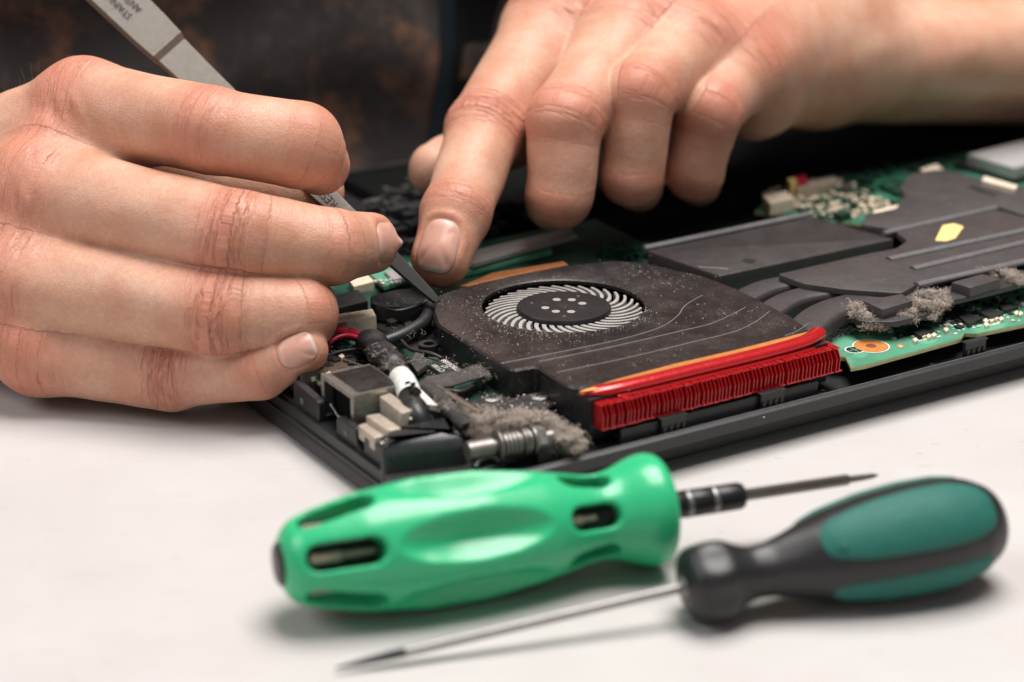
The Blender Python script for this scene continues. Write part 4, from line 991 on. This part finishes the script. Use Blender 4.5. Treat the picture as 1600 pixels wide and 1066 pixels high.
hA = np.array((*lp(730, 706, 1.36)[:2], 1.36)); hB = np.array((*lp(866, 682, 1.36)[:2], 1.36)); hd = (hB - hA) / np.linalg.norm(hB - hA); HL = np.linalg.norm(hB - hA)
part('hinge_pin', MB().lathe([(0, .22), (HL * .28, .22), (HL * .28, .17), (HL * .97, .17)], hA, hd, 22), M_STEEL_D, 40)
pos = HL * .33
for k, (w, r) in enumerate(((.06, .42), (.05, .30), (.09, .33), (.09, .33), (.09, .33), (.09, .33), (.06, .29), (.07, .36), (.07, .36), (.06, .3), (.08, .38))):
    part('hinge_washer', MB().lathe([(0, .86 * r - .03), (.015, .86 * r), (w - .015, .86 * r), (w, .86 * r - .03)], hA + hd * pos, hd, 24), M_STEEL_D, 50); pos += w + .008
part('hinge_nut', MB().lathe([(0, .27), (.01, .3), (.2, .3), (.23, .26), (.235, .17), (.16, .16), (.16, .001)], hA + hd * pos, hd, 6, False), M_STEEL, 20)
part('hinge_hook', MB().tube(smooth_path(PL([(742, 732)], 1.1) + PL([(750, 720)], 1.18) + PL([(768, 715)], 1.2) + PL([(780, 722)], 1.1), 6), .07, 8), M_BLACK, 60)
solid(round_poly(lps([(735, 724), (782, 712), (792, 722), (742, 738)], 1.05), .08, 3), .6, 1.05, M_BLACK, 'hinge_foot', .03)
# plastic moulding left of the fan: bracket, arm, boss, rib and its cable
solid(round_poly(lps([(578, 462), (620, 452), (672, 448), (680, 468), (662, 480), (600, 478), (580, 474)], 1.85), .1, 4), 1.45, 1.85, M_BLACK, 'fan_bracket', .04)
part('bracket_arm', MB().tube(smooth_path(PL([(602, 534)], 1.6) + PL([(632, 522)], 1.66) + PL([(660, 505)], 1.72) + PL([(670, 488)], 1.76) + PL([(668, 476)], 1.8), 6), .17, 10), M_BLACK, 60)
part('bracket_floor', MB().prism(lps([(585, 515), (640, 490), (690, 505), (800, 590), (770, 612), (640, 548)], 1.3), 1.25, 1.38), M_BLACK, False)
bs = lp(670, 538, 1.6); ring(bs, .13, .25, 1.38, 'screw_boss', M_BLACK, .24)
part('boss_rib', MB().prism(lps([(688, 540), (706, 541), (700, 548), (684, 546)], 1.55), 1.38, 1.55), M_BLACK, False)
# wireless card and memory strip behind the fan, copper foil along the cover
solid(lps([(575, 425), (640, 410), (660, 428), (600, 447)], 1.62), 1.50, 1.62, M_PCB, 'wireless_card', .01)
solid(lps([(600, 424), (632, 414), (652, 428), (615, 437)], 1.72), 1.621, 1.72, M_SILVERP, 'card_shield', .02)
bits('solder_joints', [(580, 440), (660, 425), (665, 432), (600, 448)], 1.62, 50, M_WHITE, .02, .05)
solid(lps([(700, 400), (888, 356), (902, 366), (740, 412)], 1.70), 1.58, 1.70, M_MEMC, 'memory_cover', .02)
solid(lps([(700, 415), (760, 402), (860, 385), (862, 392), (730, 425)], 1.5), 1.38, 1.50, M_PCB, 'memory_board', .01)
solid(lps([(718, 447), (770, 426), (880, 408), (888, 414), (800, 431), (735, 447)], 2.06), 1.9, 2.06, M_COPPER_D, 'copper_foil', .01)
bits('small_components', [(560, 330), (700, 290), (900, 340), (640, 400)], 1.345, 70, M_CHIP, .08, .35, .05, .4)
bits('small_components', [(560, 320), (680, 280), (760, 330), (640, 360)], 1.345, 22, M_STEEL, .06, .2, .05, .35)
bits('small_components', [(930, 400), (1000, 380), (1040, 400), (970, 408)], 1.345, 40, M_PCB_D, .06, .16, .05, .3)
solid(lps([(480, 470), (560, 452), (575, 470), (500, 488)], 1.6), 1.37, 1.6, M_BLACK, 'socket_block', .03)
smd([(545, 437), (575, 430), (585, 440), (553, 448)], BZ + .002, .2, M_CREAM, 'connector')
part('board_boss', MB().lathe([(0, .34), (.12, .34), (.14, .28)], lp(546, 546, 1.36), (0, 0, 1), 20), M_PCB)

# more of the crowded left corner: small chips, capacitors, thin cables
rnd = random.Random(8)
for x, y, w, z in ((470, 548, 14, 1.36), (492, 540, 12, 1.36), (560, 575, 11, 1.36), (598, 596, 10, 1.36), (655, 520, 12, 1.38), (700, 600, 9, 1.40), (640, 505, 10, 1.38), (708, 618, 8, 1.45), (588, 610, 9, 1.36), (612, 500, 9, 1.38)):
    smd([(x - w, y), (x + w * .1, y - w * .42), (x + w, y + w * .15), (x - w * .1, y + w * .55)], z + .004, rnd.uniform(.1, .22), M_CHIP)
for i in range(16):
    x, y = rnd.uniform(470, 600), rnd.uniform(545, 600)
    smd([(x - 5, y), (x + 1, y - 3), (x + 6, y + 1), (x, y + 4)], BZ + .003, rnd.uniform(.08, .2), M_CREAM if i % 3 == 0 else M_STEEL if i % 3 == 1 else M_BROWN, 'capacitor')
for pts in ([(500, 560, 1.5), (540, 548, 1.6), (580, 552, 1.55), (610, 590, 1.5)], [(690, 560, 1.6), (672, 552, 1.66), (640, 545, 1.6), (618, 520, 1.6)], [(744, 600, 1.6), (720, 612, 1.66), (690, 606, 1.7), (664, 590, 1.66)], [(590, 480, 1.9), (620, 486, 1.92), (652, 478, 1.92), (676, 466, 1.95)]):
    part('thin_cable', MB().tube(smooth_path([(*lp(x, y, z)[:2], z) for x, y, z in pts], 6), .05, 8), M_BLACK, 60)
for i in range(6):
    q = lp(540 + 7 * i, 562 + 2.5 * i, 1.56); part('connector_pin', MB().box(q[0] - .03, q[0] + .03, q[1] - .08, q[1] + .08, 1.40, 1.56), M_STEEL, False)
# ------------------------------------------------------------------ screwdrivers on the table
def frame_from(p0, p1, face):
    x = (p1 - p0) / np.linalg.norm(p1 - p0); z = face - (face @ x) * x; z /= np.linalg.norm(z); y = np.cross(z, x)
    return x, y, z
def place(o, p0, x, y, z):
    o.matrix_world = Matrix(((x[0], y[0], z[0], p0[0] * S), (x[1], y[1], z[1], p0[1] * S), (x[2], y[2], z[2], p0[2] * S), (0, 0, 0, 1)))
def green_material():
    t = NT('glossy_green_plastic')
    c = t.mix(t.noise(1.5, 3), (0.030, 0.44, 0.195), (0.036, 0.50, 0.22))
    t.set(**{'Base Color': c, 'Roughness': t.math('ADD', t.math('MULTIPLY', t.noise(5, 3), .12), .20), 'Subsurface Weight': 0.12, 'Subsurface Radius': (.2, 1, .5), 'Subsurface Scale': .002, 'Normal': t.bump(t.noise(7, 3), .006, .3)})
    return t.m
M_GREEN = green_material()
M_SHAFTB = plain('black_oxide_shaft', (0.016, 0.015, 0.016), 0.35, metal=.3)
M_CHROME = plain('polished_shaft', (0.27, 0.26, 0.255), 0.40, metal=.85, var=.05, bscale=40)
M_BIT = plain('dark_steel_bit', (0.42, 0.33, 0.26), 0.35, metal=.35)
p0 = atz(437, 882, 1.27); p1 = atz(1034, 793, 1.22); GLEN = float(np.linalg.norm(p1 - p0)); k = GLEN / 8.04
gx, gy, gz = frame_from(p0, p1, CAM - (p0 + p1) / 2)
gsd = thing('screwdriver', 'bright green ratchet screwdriver with slotted hollow handle lying nearest the laptop', 'screwdriver', p0)
place(gsd, p0, gx, gy, gz)
prs = np.array([0, .12, .35, .8, 1.6, 2.8, 4.1, 5.4, 6.3, 6.65, 7.0, 7.4, 7.7, 7.92, 8.04]) * k
prr = np.array([.50, .72, .86, .99, 1.17, 1.30, 1.28, 1.10, .90, .855, .93, 1.10, 1.17, 1.15, 1.05])
sf = np.linspace(0, prs[-1], 160); rf_ = np.interp(sf, prs, prr)
for _ in range(8): rf_[1:-1] = .25 * rf_[:-2] + .5 * rf_[1:-1] + .25 * rf_[2:]
GV = Vol((-.3, -1.55, -1.55), (GLEN + .3, 1.55, 1.55), .042)
sl, X, Y, Z = GV.sub(GV.lo, GV.lo + GV.n * GV.h)
r = np.sqrt(Y * Y + Z * Z); phi = np.arctan2(Y, Z); R0 = np.interp(X, sf, rf_)
pk = phi - np.round(phi / (math.pi / 3)) * (math.pi / 3)
arc = pk * R0
dim = np.clip(1 - ((X - 3.72 * k) / (1.62 * k)) ** 2 - (arc / .50) ** 2, 0, 1)
R = R0 - .40 * dim
d = (r - R) * .93
d = -smin(-d, X - 0.0, .12); d = -smin(-d, GLEN - X, .12)
for (s0, half, w) in ((1.12 * k, .50 * k, .27), (6.28 * k, .30 * k, .25)):
    q = np.sqrt(np.maximum(np.abs(X - s0) - half, 0) ** 2 + (pk * np.minimum(r, R0)) ** 2) - w
    d = -smin(-d, np.maximum(q, .40 - r), .05)
GV.d = np.broadcast_to(d, GV.d.shape).astype(np.float32); Vt, Fc = GV.mesh(); Vt = vsmooth(Vt, Fc, 3, .5)
np_mesh('handle', Vt, Fc, M_GREEN, gsd)
for s0, L in ((.45 * k, 1.35 * k), (5.75 * k, .62 * k)):
    for i in range(6):
        w = i * math.pi / 3; c = np.array([s0, .65 * math.sin(w), .65 * math.cos(w)])
        m = MB(); m.lathe([(0, .09), (.02, .105), (L * .45, .105), (L * .5, .06), (L * .95, .05), (L, .02)], c, (1, 0, 0), 6); m.build('bit', M_BIT, gsd, 20)
MB().lathe([(.35, .54), (GLEN - .5, .54)], (0, 0, 0), (1, 0, 0), 20).build('dark_slot_core', M_SHAFTB, gsd, 40)  # black core added so the handle slots look dark inside
MB().lathe([(-.09, .22), (-.08, .36), (-.03, .43), (.05, .45)], (0, 0, 0), (1, 0, 0), 24).build('end_cap', M_SHAFTB, gsd, 40)
s1 = GLEN
MB().lathe([(-.1, .36), (.06, .36), (.08, .33)], (s1, 0, 0), (1, 0, 0), 24).build('collar', M_GREEN, gsd, 40)
MB().lathe([(.06, .285), (.50, .285), (.52, .275), (.60, .275), (.62, .285), (1.08, .285), (1.10, .275), (1.18, .275), (1.20, .285), (1.72, .285), (1.80, .25)], (s1, 0, 0), (1, 0, 0), 26).build('bit_holder', M_SHAFTB, gsd, 40)
for q in (.505, 1.085): MB().lathe([(0, .284), (.01, .292), (.10, .292), (.11, .284)], (s1 + q, 0, 0), (1, 0, 0), 26).build('ring', M_CHROME, gsd, 40)
M_SHAFT2 = plain('dark_bit_steel', (0.14, 0.12, 0.105), 0.32, metal=.6)
MB().lathe([(1.7, .125), (1.82, .125), (4.22, .118), (4.27, .10)], (s1, 0, 0), (1, 0, 0), 6).build('shaft', M_SHAFT2, gsd, 20)
MB().lathe([(4.22, .085), (4.32, .075), (4.57, .07), (4.69, .062), (4.82, .055), (4.95, .02)], (s1, 0, 0), (1, 0, 0), 12).build('tip', M_SHAFT2, gsd, 30)

# dark one with soft teal panels
q0 = atz(1065, 918, .76); q1 = atz(1566, 811, 1.24); DL = float(np.linalg.norm(q1 - q0)); k = DL / 7.25
dx, dy, dz = frame_from(q0, q1, CAM - (q0 + q1) / 2)
dsd = thing('screwdriver', 'black screwdriver with teal rubber grip panels and long thin shaft, nearest the camera', 'screwdriver', q0)
place(dsd, q0, dx, dy, dz)
M_HANDLE = plain('black_handle_plastic', (0.014, 0.013, 0.014), 0.38, bscale=40, dust=.06)
tg = NT('teal_rubber'); 
w_ = tg.n('ShaderNodeTexVoronoi'); mp = tg.n('ShaderNodeMapping'); mp.inputs['Scale'].default_value = (1300, 1300, 1300); tg.l(tg.obj(), mp.inputs[0]); tg.l(mp.outputs[0], w_.inputs['Vector']); w_.inputs['Scale'].default_value = 1
c = tg.mix(tg.noise(2, 4), (0.010, 0.110, 0.085), (0.014, 0.145, 0.112)); c = tg.mix(tg.math('MULTIPLY', tg.ramp(tg.noise(9, 4, .6), [(.5, 0.), (.8, 1.)]), .25), c, (.05, .2, .18))
tg.set(**{'Base Color': c, 'Roughness': .62, 'Specular IOR Level': .4, 'Normal': tg.bump(w_.outputs['Distance'], .012, .7)}); M_TEAL = tg.m
prs = np.array([0, .05, .22, .50, .92, 1.2, 1.5, 1.9, 2.5, 3.2, 4.1, 5.0, 5.8, 6.5, 6.95, 7.15, 7.24]) * k
prr = np.array([.30, .58, .74, .80, .78, .64, .52, .53, .70, .92, 1.07, 1.13, 1.11, .97, .74, .50, .22])
sf2 = np.linspace(0, prs[-1], 200); rf2 = np.interp(sf2, prs, prr)
for _ in range(10): rf2[1:-1] = .25 * rf2[:-2] + .5 * rf2[1:-1] + .25 * rf2[2:]
def Rd(s): return np.interp(s, sf2, rf2)
DV = Vol((-.3, -1.4, -1.4), (DL + .3, 1.4, 1.4), .042)
sl, X, Y, Z = DV.sub(DV.lo, DV.lo + DV.n * DV.h)
r = np.sqrt(Y * Y + Z * Z); phi = np.arctan2(Y, Z)
lob = np.exp(-((X - .65 * k) / .5) ** 2) * .045 * np.cos(6 * phi) + np.exp(-((X - 2.2 * k) / .55) ** 2) * .02 * np.cos(5 * phi + 1)
d = (r - Rd(X) - lob) * .9; d = -smin(-d, X, .1); d = -smin(-d, DL - X, .1)
q = np.sqrt(Y * Y + Z * Z) - .22; d = -smin(-d, np.maximum(q, X - .12), .04)
DV.d = np.broadcast_to(d, DV.d.shape).astype(np.float32); Vt, Fc = DV.mesh(); Vt = vsmooth(Vt, Fc, 2, .5)
hnd = np_mesh('handle', Vt, Fc, M_HANDLE, dsd)
def grip(phc, phw, s0, s1, skew=0.0, n=4.0):
    nr, na = 9, 64; V = []; F = []; sc = (s0 + s1) / 2; sh = (s1 - s0) / 2
    for i in range(nr):
        rho = (i / (nr - 1)) ** .8
        for j in range(na):
            a = 2 * math.pi * j / na; ca, sa = math.cos(a), math.sin(a)
            e = (abs(ca) ** n + abs(sa) ** n) ** (-1 / n); u, v_ = ca * e * rho, sa * e * rho
            s_ = sc + sh * u; tap = np.interp(s_, [s0, s1], [.82, 1.0]); ph = phc + skew * u + phw * tap * v_
            rr = Rd(s_) + .035 - .08 * max(0, (rho - .86) / .14) ** 2
            V.append((s_, rr * math.sin(ph), rr * math.cos(ph)))
    for i in range(nr - 1):
        for j in range(na): F.append((i * na + j, i * na + (j + 1) % na, (i + 1) * na + (j + 1) % na, (i + 1) * na + j)[::-1])
    o = finish('grip_panel', V, F, M_TEAL, dsd, 60); return o
sgn = 1.0        # angle grows towards the top of the picture
D2R = math.radians
for phc, phw, a, b in ((20, 42, 2.75, 6.85), (-58, 22, 2.9, 6.75), (98, 25, 2.6, 6.6), (160, 24, 2.8, 6.7), (-130, 26, 2.8, 6.7)):
    grip(sgn * D2R(phc), D2R(phw), a * k, b * k)
a_ = sgn * D2R(8); MB().lathe([(0, .11), (.02, .1), (.03, .06)], (3.25 * k, (Rd(3.25 * k) + .03) * math.sin(a_), (Rd(3.25 * k) + .03) * math.cos(a_)), (0, math.sin(a_), math.cos(a_)), 16).build('grip_dimple', M_TEAL, dsd, 40)
tipw = atz(560, 1036, .16); tl = np.array([(tipw - q0) @ e for e in (dx, dy, dz)])
tip2 = atz(522, 1044, .06); t2 = np.array([(tip2 - q0) @ e for e in (dx, dy, dz)])
mid = tl * .93
MB().lathe([(-.02, .20), (.02, .24), (.1, .24)], (0, 0, 0), (1, 0, 0), 20).build('ferrule', M_CHROME, dsd, 40)
sh = MB(); dirv = tl / np.linalg.norm(tl); LL = float(np.linalg.norm(tl)); sh.lathe([(-.3, .098), (LL * .86, .098)], (0, 0, 0), dirv, 20); sh.build('shaft', M_CHROME, dsd, 40)
sh = MB(); sh.lathe([(LL * .858, .0975), (LL * .9, .094), (LL * .96, .075), (LL * 1.0, .06), (np.linalg.norm(t2), .02)], (0, 0, 0), dirv, 16); sh.build('tip', M_SHAFTB, dsd, 40)

# ------------------------------------------------------------------ tweezers held in the left-hand picture hand
tw = thing('tweezers', 'steel tweezers with black coated tips held between thumb and fingers', 'tweezers', atd(684, 471, 54.6))
M_TWS = plain('brushed_steel', (0.30, 0.265, 0.235), 0.46, metal=.85, var=.06, bscale=30, stretch=(1, 1, 1))
M_TWB = plain('black_coated_steel', (0.035, 0.034, 0.034), 0.45, metal=.2, bscale=60)
tw0 = np.array(tw.location) / S
st = [(90, -95, 58.0, 36), (140, -47, 57.75, 35), (188, 0, 57.5, 33.5), (235, 46, 57.2, 32), (262, 72, 57.05, 30), (268, 78, 57.02, 27.5), (305, 114, 56.8, 26), (400, 203, 56.3, 22), (500, 297, 55.7, 17), (560, 353, 55.35, 14), (604, 394, 55.1, 12)]
st2 = [(603, 393, 55.1, 12.6), (620, 409, 55.0, 11.5), (650, 438, 54.8, 9.5), (672, 459, 54.68, 7.5), (680, 467, 54.62, 6), (684, 471, 54.6, 3.5)]
def arm(stn, name, mat, back, thick=.13):
    C = [atd(*q[:3]) for q in stn]; V = []; F = []; n = len(stn)
    for i, q in enumerate(stn):
        t = C[min(i + 1, n - 1)] - C[max(i - 1, 0)]; t /= np.linalg.norm(t)
        nv = CAM - C[i]; nv = nv - (nv @ t) * t; nv /= np.linalg.norm(nv); nv = nv + UPV * .25; nv -= (nv @ t) * t; nv /= np.linalg.norm(nv)
        w = np.cross(t, nv); h = cm(q[3], q[2]); gap = back * min(.42, .03 + .02 * np.linalg.norm(C[i] - tw0))
        step = .11 if (name == 'arm' and i <= 4) else 0.0
        th = thick * (0.6 + .4 * min(1, h / .2)); o = C[i] - nv * gap - tw0
        b = min(.03, h * .3)
        for x_, z_ in ((-h, -th), (-h, step - b), (-h + b, step), (h - b, step), (h, step - b), (h, -th)): V.append(o + w * x_ + nv * z_)
    for i in range(n - 1):
        for j in range(6): F.append((i * 6 + j, i * 6 + (j + 1) % 6, (i + 1) * 6 + (j + 1) % 6, (i + 1) * 6 + j))
    F += [tuple(range(5, -1, -1)), tuple((n - 1) * 6 + j for j in range(6))]
    return finish(name, V, F, mat, tw, 25)
front = arm(st, 'arm', M_TWS, 0); arm(st, 'rear_arm', M_TWS, 1)
arm(st2, 'tip', M_TWB, 0, .14); arm(st2, 'rear_tip', M_TWB, 1, .14)
for body, pxy, d, sz, off in (('STAINLESS', (188, 2), 57.45, .25, .13), ('ANTI-ACID', (188, 2), 57.45, .25, -.17), ('RESISTANT', (494, 292), 55.72, .30, .0)):
    c = atd(pxy[0], pxy[1], d); t = atd(188, 0, 57.5) - atd(305, 114, 56.8); t /= np.linalg.norm(t)
    nv = CAM - c; nv -= (nv @ t) * t; nv /= np.linalg.norm(nv); nv = nv + UPV * .25; nv -= (nv @ t) * t; nv /= np.linalg.norm(nv)
    y = np.cross(nv, t); p = c + y * off + nv * ((.003 if body == 'RESISTANT' else .113)) - tw0
    text(body, sz, M_CHIP, front, Matrix(((t[0], y[0], nv[0], p[0] * S), (t[1], y[1], nv[1], p[1] * S), (t[2], y[2], nv[2], p[2] * S), (0, 0, 0, 1))), 'engraving')
# ------------------------------------------------------------------ lint, dust and a few hairs
rng = np.random.RandomState(21)
def l2w(p): return LO + LU * p[0] + LV * p[1] + np.array([0, 0, p[2]])
def fibres(name, label, blobs, mat, parent=None, rad=(.005, .010), seglen=(.05, .12), nseg=5, curl=.8, cat='dust', flat=1.0):
    """blobs: (centre, radii, count). Every fibre is a thin three-sided tube that wanders through its blob"""
    Vs = []; Fs = []; base = 0
    for c, rr, n in blobs:
        c = np.asarray(c, float); rr = np.asarray(rr, float)
        u = rng.normal(size=(n, 3)); u /= np.linalg.norm(u, axis=1, keepdims=True); u *= rng.rand(n, 1) ** .45
        p = c + u * rr; d = rng.normal(size=(n, 3)) * [1, 1, .7]; d /= np.linalg.norm(d, axis=1, keepdims=True)
        L = rng.uniform(*seglen, size=(n, 1)); R = rng.uniform(*rad, size=(n, 1))
        P = [p]
        for _ in range(nseg):
            d = d + rng.normal(size=(n, 3)) * curl - (P[-1] - c) / rr * .35; d /= np.linalg.norm(d, axis=1, keepdims=True); P.append(P[-1] + d * L)
        P = np.stack(P, 1)                                   # n, nseg+1, 3
        T = np.gradient(P, axis=1); T /= np.maximum(np.linalg.norm(T, axis=2, keepdims=True), 1e-9)
        A = np.cross(T, np.array([.3, .5, .81])); A /= np.maximum(np.linalg.norm(A, axis=2, keepdims=True), 1e-9); Bn = np.cross(T, A)
        k = nseg + 1; tap = np.ones(k); tap[0] = .5; tap[-1] = .35
        ring = np.stack([P + (A * math.cos(w) + Bn * math.sin(w)) * (R[:, :, None] * tap[None, :, None]) for w in (0, 2.094, 4.189)], 2)  # n,k,3,3
        Vs.append(ring.reshape(-1, 3))
        idx = (np.arange(n)[:, None, None, None] * k * 3 + np.arange(k - 1)[None, :, None, None] * 3 + np.zeros((1, 1, 3, 4), int))
        j = np.arange(3)[None, None, :]; q = np.stack([idx[..., 0] + j, idx[..., 0] + (j + 1) % 3, idx[..., 0] + 3 + (j + 1) % 3, idx[..., 0] + 3 + j], -1)
        Fs.append(q.reshape(-1, 4) + base); base += n * k * 3
    o = np_mesh(name, np.concatenate(Vs), np.concatenate(Fs), mat, parent)
    if not parent: tag(o, label, cat, kind='stuff')
    return o
def at(x, y, z): return atz(x, y, z)
def chain(pts, n, rr):
    out = []
    for x, y, z, s_ in pts:
        c = at(x, y, z)
        for _ in range(6):
            k = rng.uniform(.28, .62); out.append((c + np.clip(rng.normal(size=3), -1.6, 1.6) * np.array(rr) * s_ * .55, tuple(c_ * s_ * k * 1.1 for c_ in rr), int(n * s_ * k * .36)))
    return out
FN = dict(rad=(.0028, .006), seglen=(.03, .075), curl=1.15)
fibres('lint', 'thick tan lint matted over the hinge plate and spring', chain([(752, 655, 1.58, .7), (775, 655, 1.56, 1.), (800, 662, 1.55, 1.), (828, 658, 1.56, 1.), (848, 660, 1.54, .9), (868, 664, 1.5, .8), (888, 680, 1.40, .9), (893, 694, 1.2, .8), (880, 702, 1.05, .6), (770, 672, 1.45, .8), (812, 648, 1.55, .6), (845, 648, 1.56, .5), (725, 648, 1.6, .5)], 950, (.32, .32, .085)), M_LINT, **FN)
fibres('lint', 'dark lint tangled in the gap behind the hinge cover', chain([(735, 668, 1.5, 1.), (722, 655, 1.5, .9), (748, 690, 1.3, .7), (765, 690, 1.3, .6), (700, 645, 1.45, .6)], 500, (.26, .26, .16)), M_LINT_D, **FN)
fibres('lint', 'fluffy tan lint hanging along the front of the left pad bracket', chain([(1330, 488, 1.9, .8), (1346, 497, 1.82, .9), (1362, 506, 1.72, .8), (1380, 509, 1.66, .6), (1342, 482, 1.98, .6), (1398, 503, 1.74, .5), (1420, 498, 1.78, .4)], 1000, (.30, .30, .10)), M_LINT, **FN)
fibres('lint', 'loose tan lint between the two square pads', chain([(1436, 478, 1.95, .7), (1452, 480, 1.95, .8), (1462, 464, 2.02, .8), (1446, 463, 2.02, .6), (1466, 474, 1.95, .5), (1424, 487, 1.88, .5), (1408, 493, 1.85, .35), (1455, 492, 1.8, .4)], 1000, (.30, .30, .11)), M_LINT, **FN)
fibres('lint', 'pale lint behind the right square pad', chain([(1535, 424, 2.06, .5), (1552, 424, 2.1, .6), (1585, 430, 2.12, .9), (1598, 436, 2.08, .7)], 620, (.28, .28, .10)), M_LINT, **FN)
fibres('lint', 'small pale tuft caught at the corner of the fan housing', chain([(838, 590, 1.78, 1.), (836, 600, 1.62, .7)], 300, (.11, .11, .14)), M_LINT, rad=(.0025, .005), seglen=(.03, .06))
fibres('lint', 'dark strands mixed into the lint by the square pads and hinge', chain([(1350, 497, 1.8, .7), (1440, 478, 1.95, .7), (1456, 470, 2.0, .7), (800, 662, 1.55, .9), (850, 664, 1.54, .8), (770, 660, 1.55, .8)], 420, (.30, .30, .10)), M_LINT_D, **FN)
# film of dust fibres lying on the moulding left of the fan
film = [(at(x, y, z), (.5, .5, .03), n) for x, y, z, n in ((610, 570, 2.25, 40), (590, 548, 2.28, 26), (630, 520, 1.7, 24), (620, 470, 1.86, 22), (660, 560, 1.64, 20), (745, 582, 1.8, 40), (760, 575, 1.8, 30), (700, 565, 1.72, 14), (545, 505, 1.75, 40), (690, 630, 1.85, 60))]
fibres('dust_film', 'thin film of dust fibres on the cables and moulding left of the fan', film, M_LINT, rad=(.002, .004), seglen=(.03, .07))
film = [(at(x, y, FZ + .012), (.7, .6, .012), n) for x, y, n in ((720, 480, 10), (760, 530, 16), (830, 520, 40), (900, 535, 12), (1000, 430, 16), (1050, 445, 10), (1000, 560, 8), (1110, 500, 8))]
fibres('dust_film', 'stray dust hairs lying on the fan cover', film, M_LINT, rad=(.002, .004), seglen=(.02, .05))
# grains
def grains(name, label, spots, mat, rmin, rmax):
    V = []; F = []
    for c, rr, n in spots:
        for _ in range(n):
            p = np.asarray(c) + np.clip(rng.normal(size=3), -2.2, 2.2) * rr; r = rmin + (rmax - rmin) * rng.rand() ** 3; b = len(V)
            q = [p + r * np.array([math.cos(w + r * 99), math.sin(w + r * 99), 0]) * rng.uniform(.6, 1.2) for w in (0, 1.57, 3.14, 4.71)]
            V += q + [p + np.array([0, 0, r * .8])]; F += [(b, b + 1, b + 4), (b + 1, b + 2, b + 4), (b + 2, b + 3, b + 4), (b + 3, b, b + 4)]
    o = np_mesh(name, np.array(V), np.array(F), mat); tag(o, label, 'dust', kind='stuff'); return o
M_GRAIN = plain('dust_grain', (0.42, 0.37, 0.34), .9, bump=0)
def onfan(x, y): return at(x, y, FZ + .003)
rim = [(onfan(881 + 133 * math.cos(a), 478 + 43 * math.sin(a)), (.14, .12, 0), 34 if math.sin(a) > .2 else 6) for a in np.linspace(0, 6.28, 30)]
grains('dust_grains', 'pale dust speckles scattered over the fan cover', rim + [(onfan(x, y), (s_, s_, 0), n) for x, y, s_, n in ((760, 520, .55, 130), (830, 540, .7, 120), (940, 560, .9, 90), (1080, 520, .9, 90), (1150, 490, .6, 60), (1000, 420, .5, 80), (1060, 440, .5, 60), (720, 470, .4, 80), (1230, 510, .35, 30))], M_GRAIN, .004, .018)
hp2 = [(at(x, y, 1.505), (.35, .3, 0), 60) for x, y in ((780, 625), (830, 635), (745, 640))]
grains('dust_grains', 'pale dust crumbs on the hinge plate', hp2 + [(at(x, y, 1.75), (.3, .3, .05), 16) for x, y in ((800, 655), (850, 665), (770, 650))], M_GRAIN, .008, .035)
tr = [(at(x, y, .868), (.35, .08, 0), 160) for x, y in ((1060, 668), (1100, 657), (1140, 648), (1015, 682))]
grains('dust_grains', 'tan dust drifted along the tray below the red fins', tr, M_LINT, .008, .03)
# arm hairs at the left wrist, poking past the outline
M_HAIR = plain('arm_hair_brown', (0.06, 0.035, 0.022), .5, bump=0)
m = MB(); rr_ = random.Random(4)
for i in range(46):
    x0 = rr_.uniform(-30, 62); y0 = 176 - .75 * x0 + rr_.uniform(-6, 10); d0 = 55.6 + rr_.uniform(-.3, .4)
    lx = rr_.uniform(-26, 4); ly = -rr_.uniform(14, 40)
    m.tube([atd(x0, y0, d0), atd(x0 + lx * .45, y0 + ly * .55, d0), atd(x0 + lx, y0 + ly, d0 + .1)], [.007, .005, .002], 4)
m.build('arm_hair', M_HAIR, person, True)['kind'] = 'stuff'
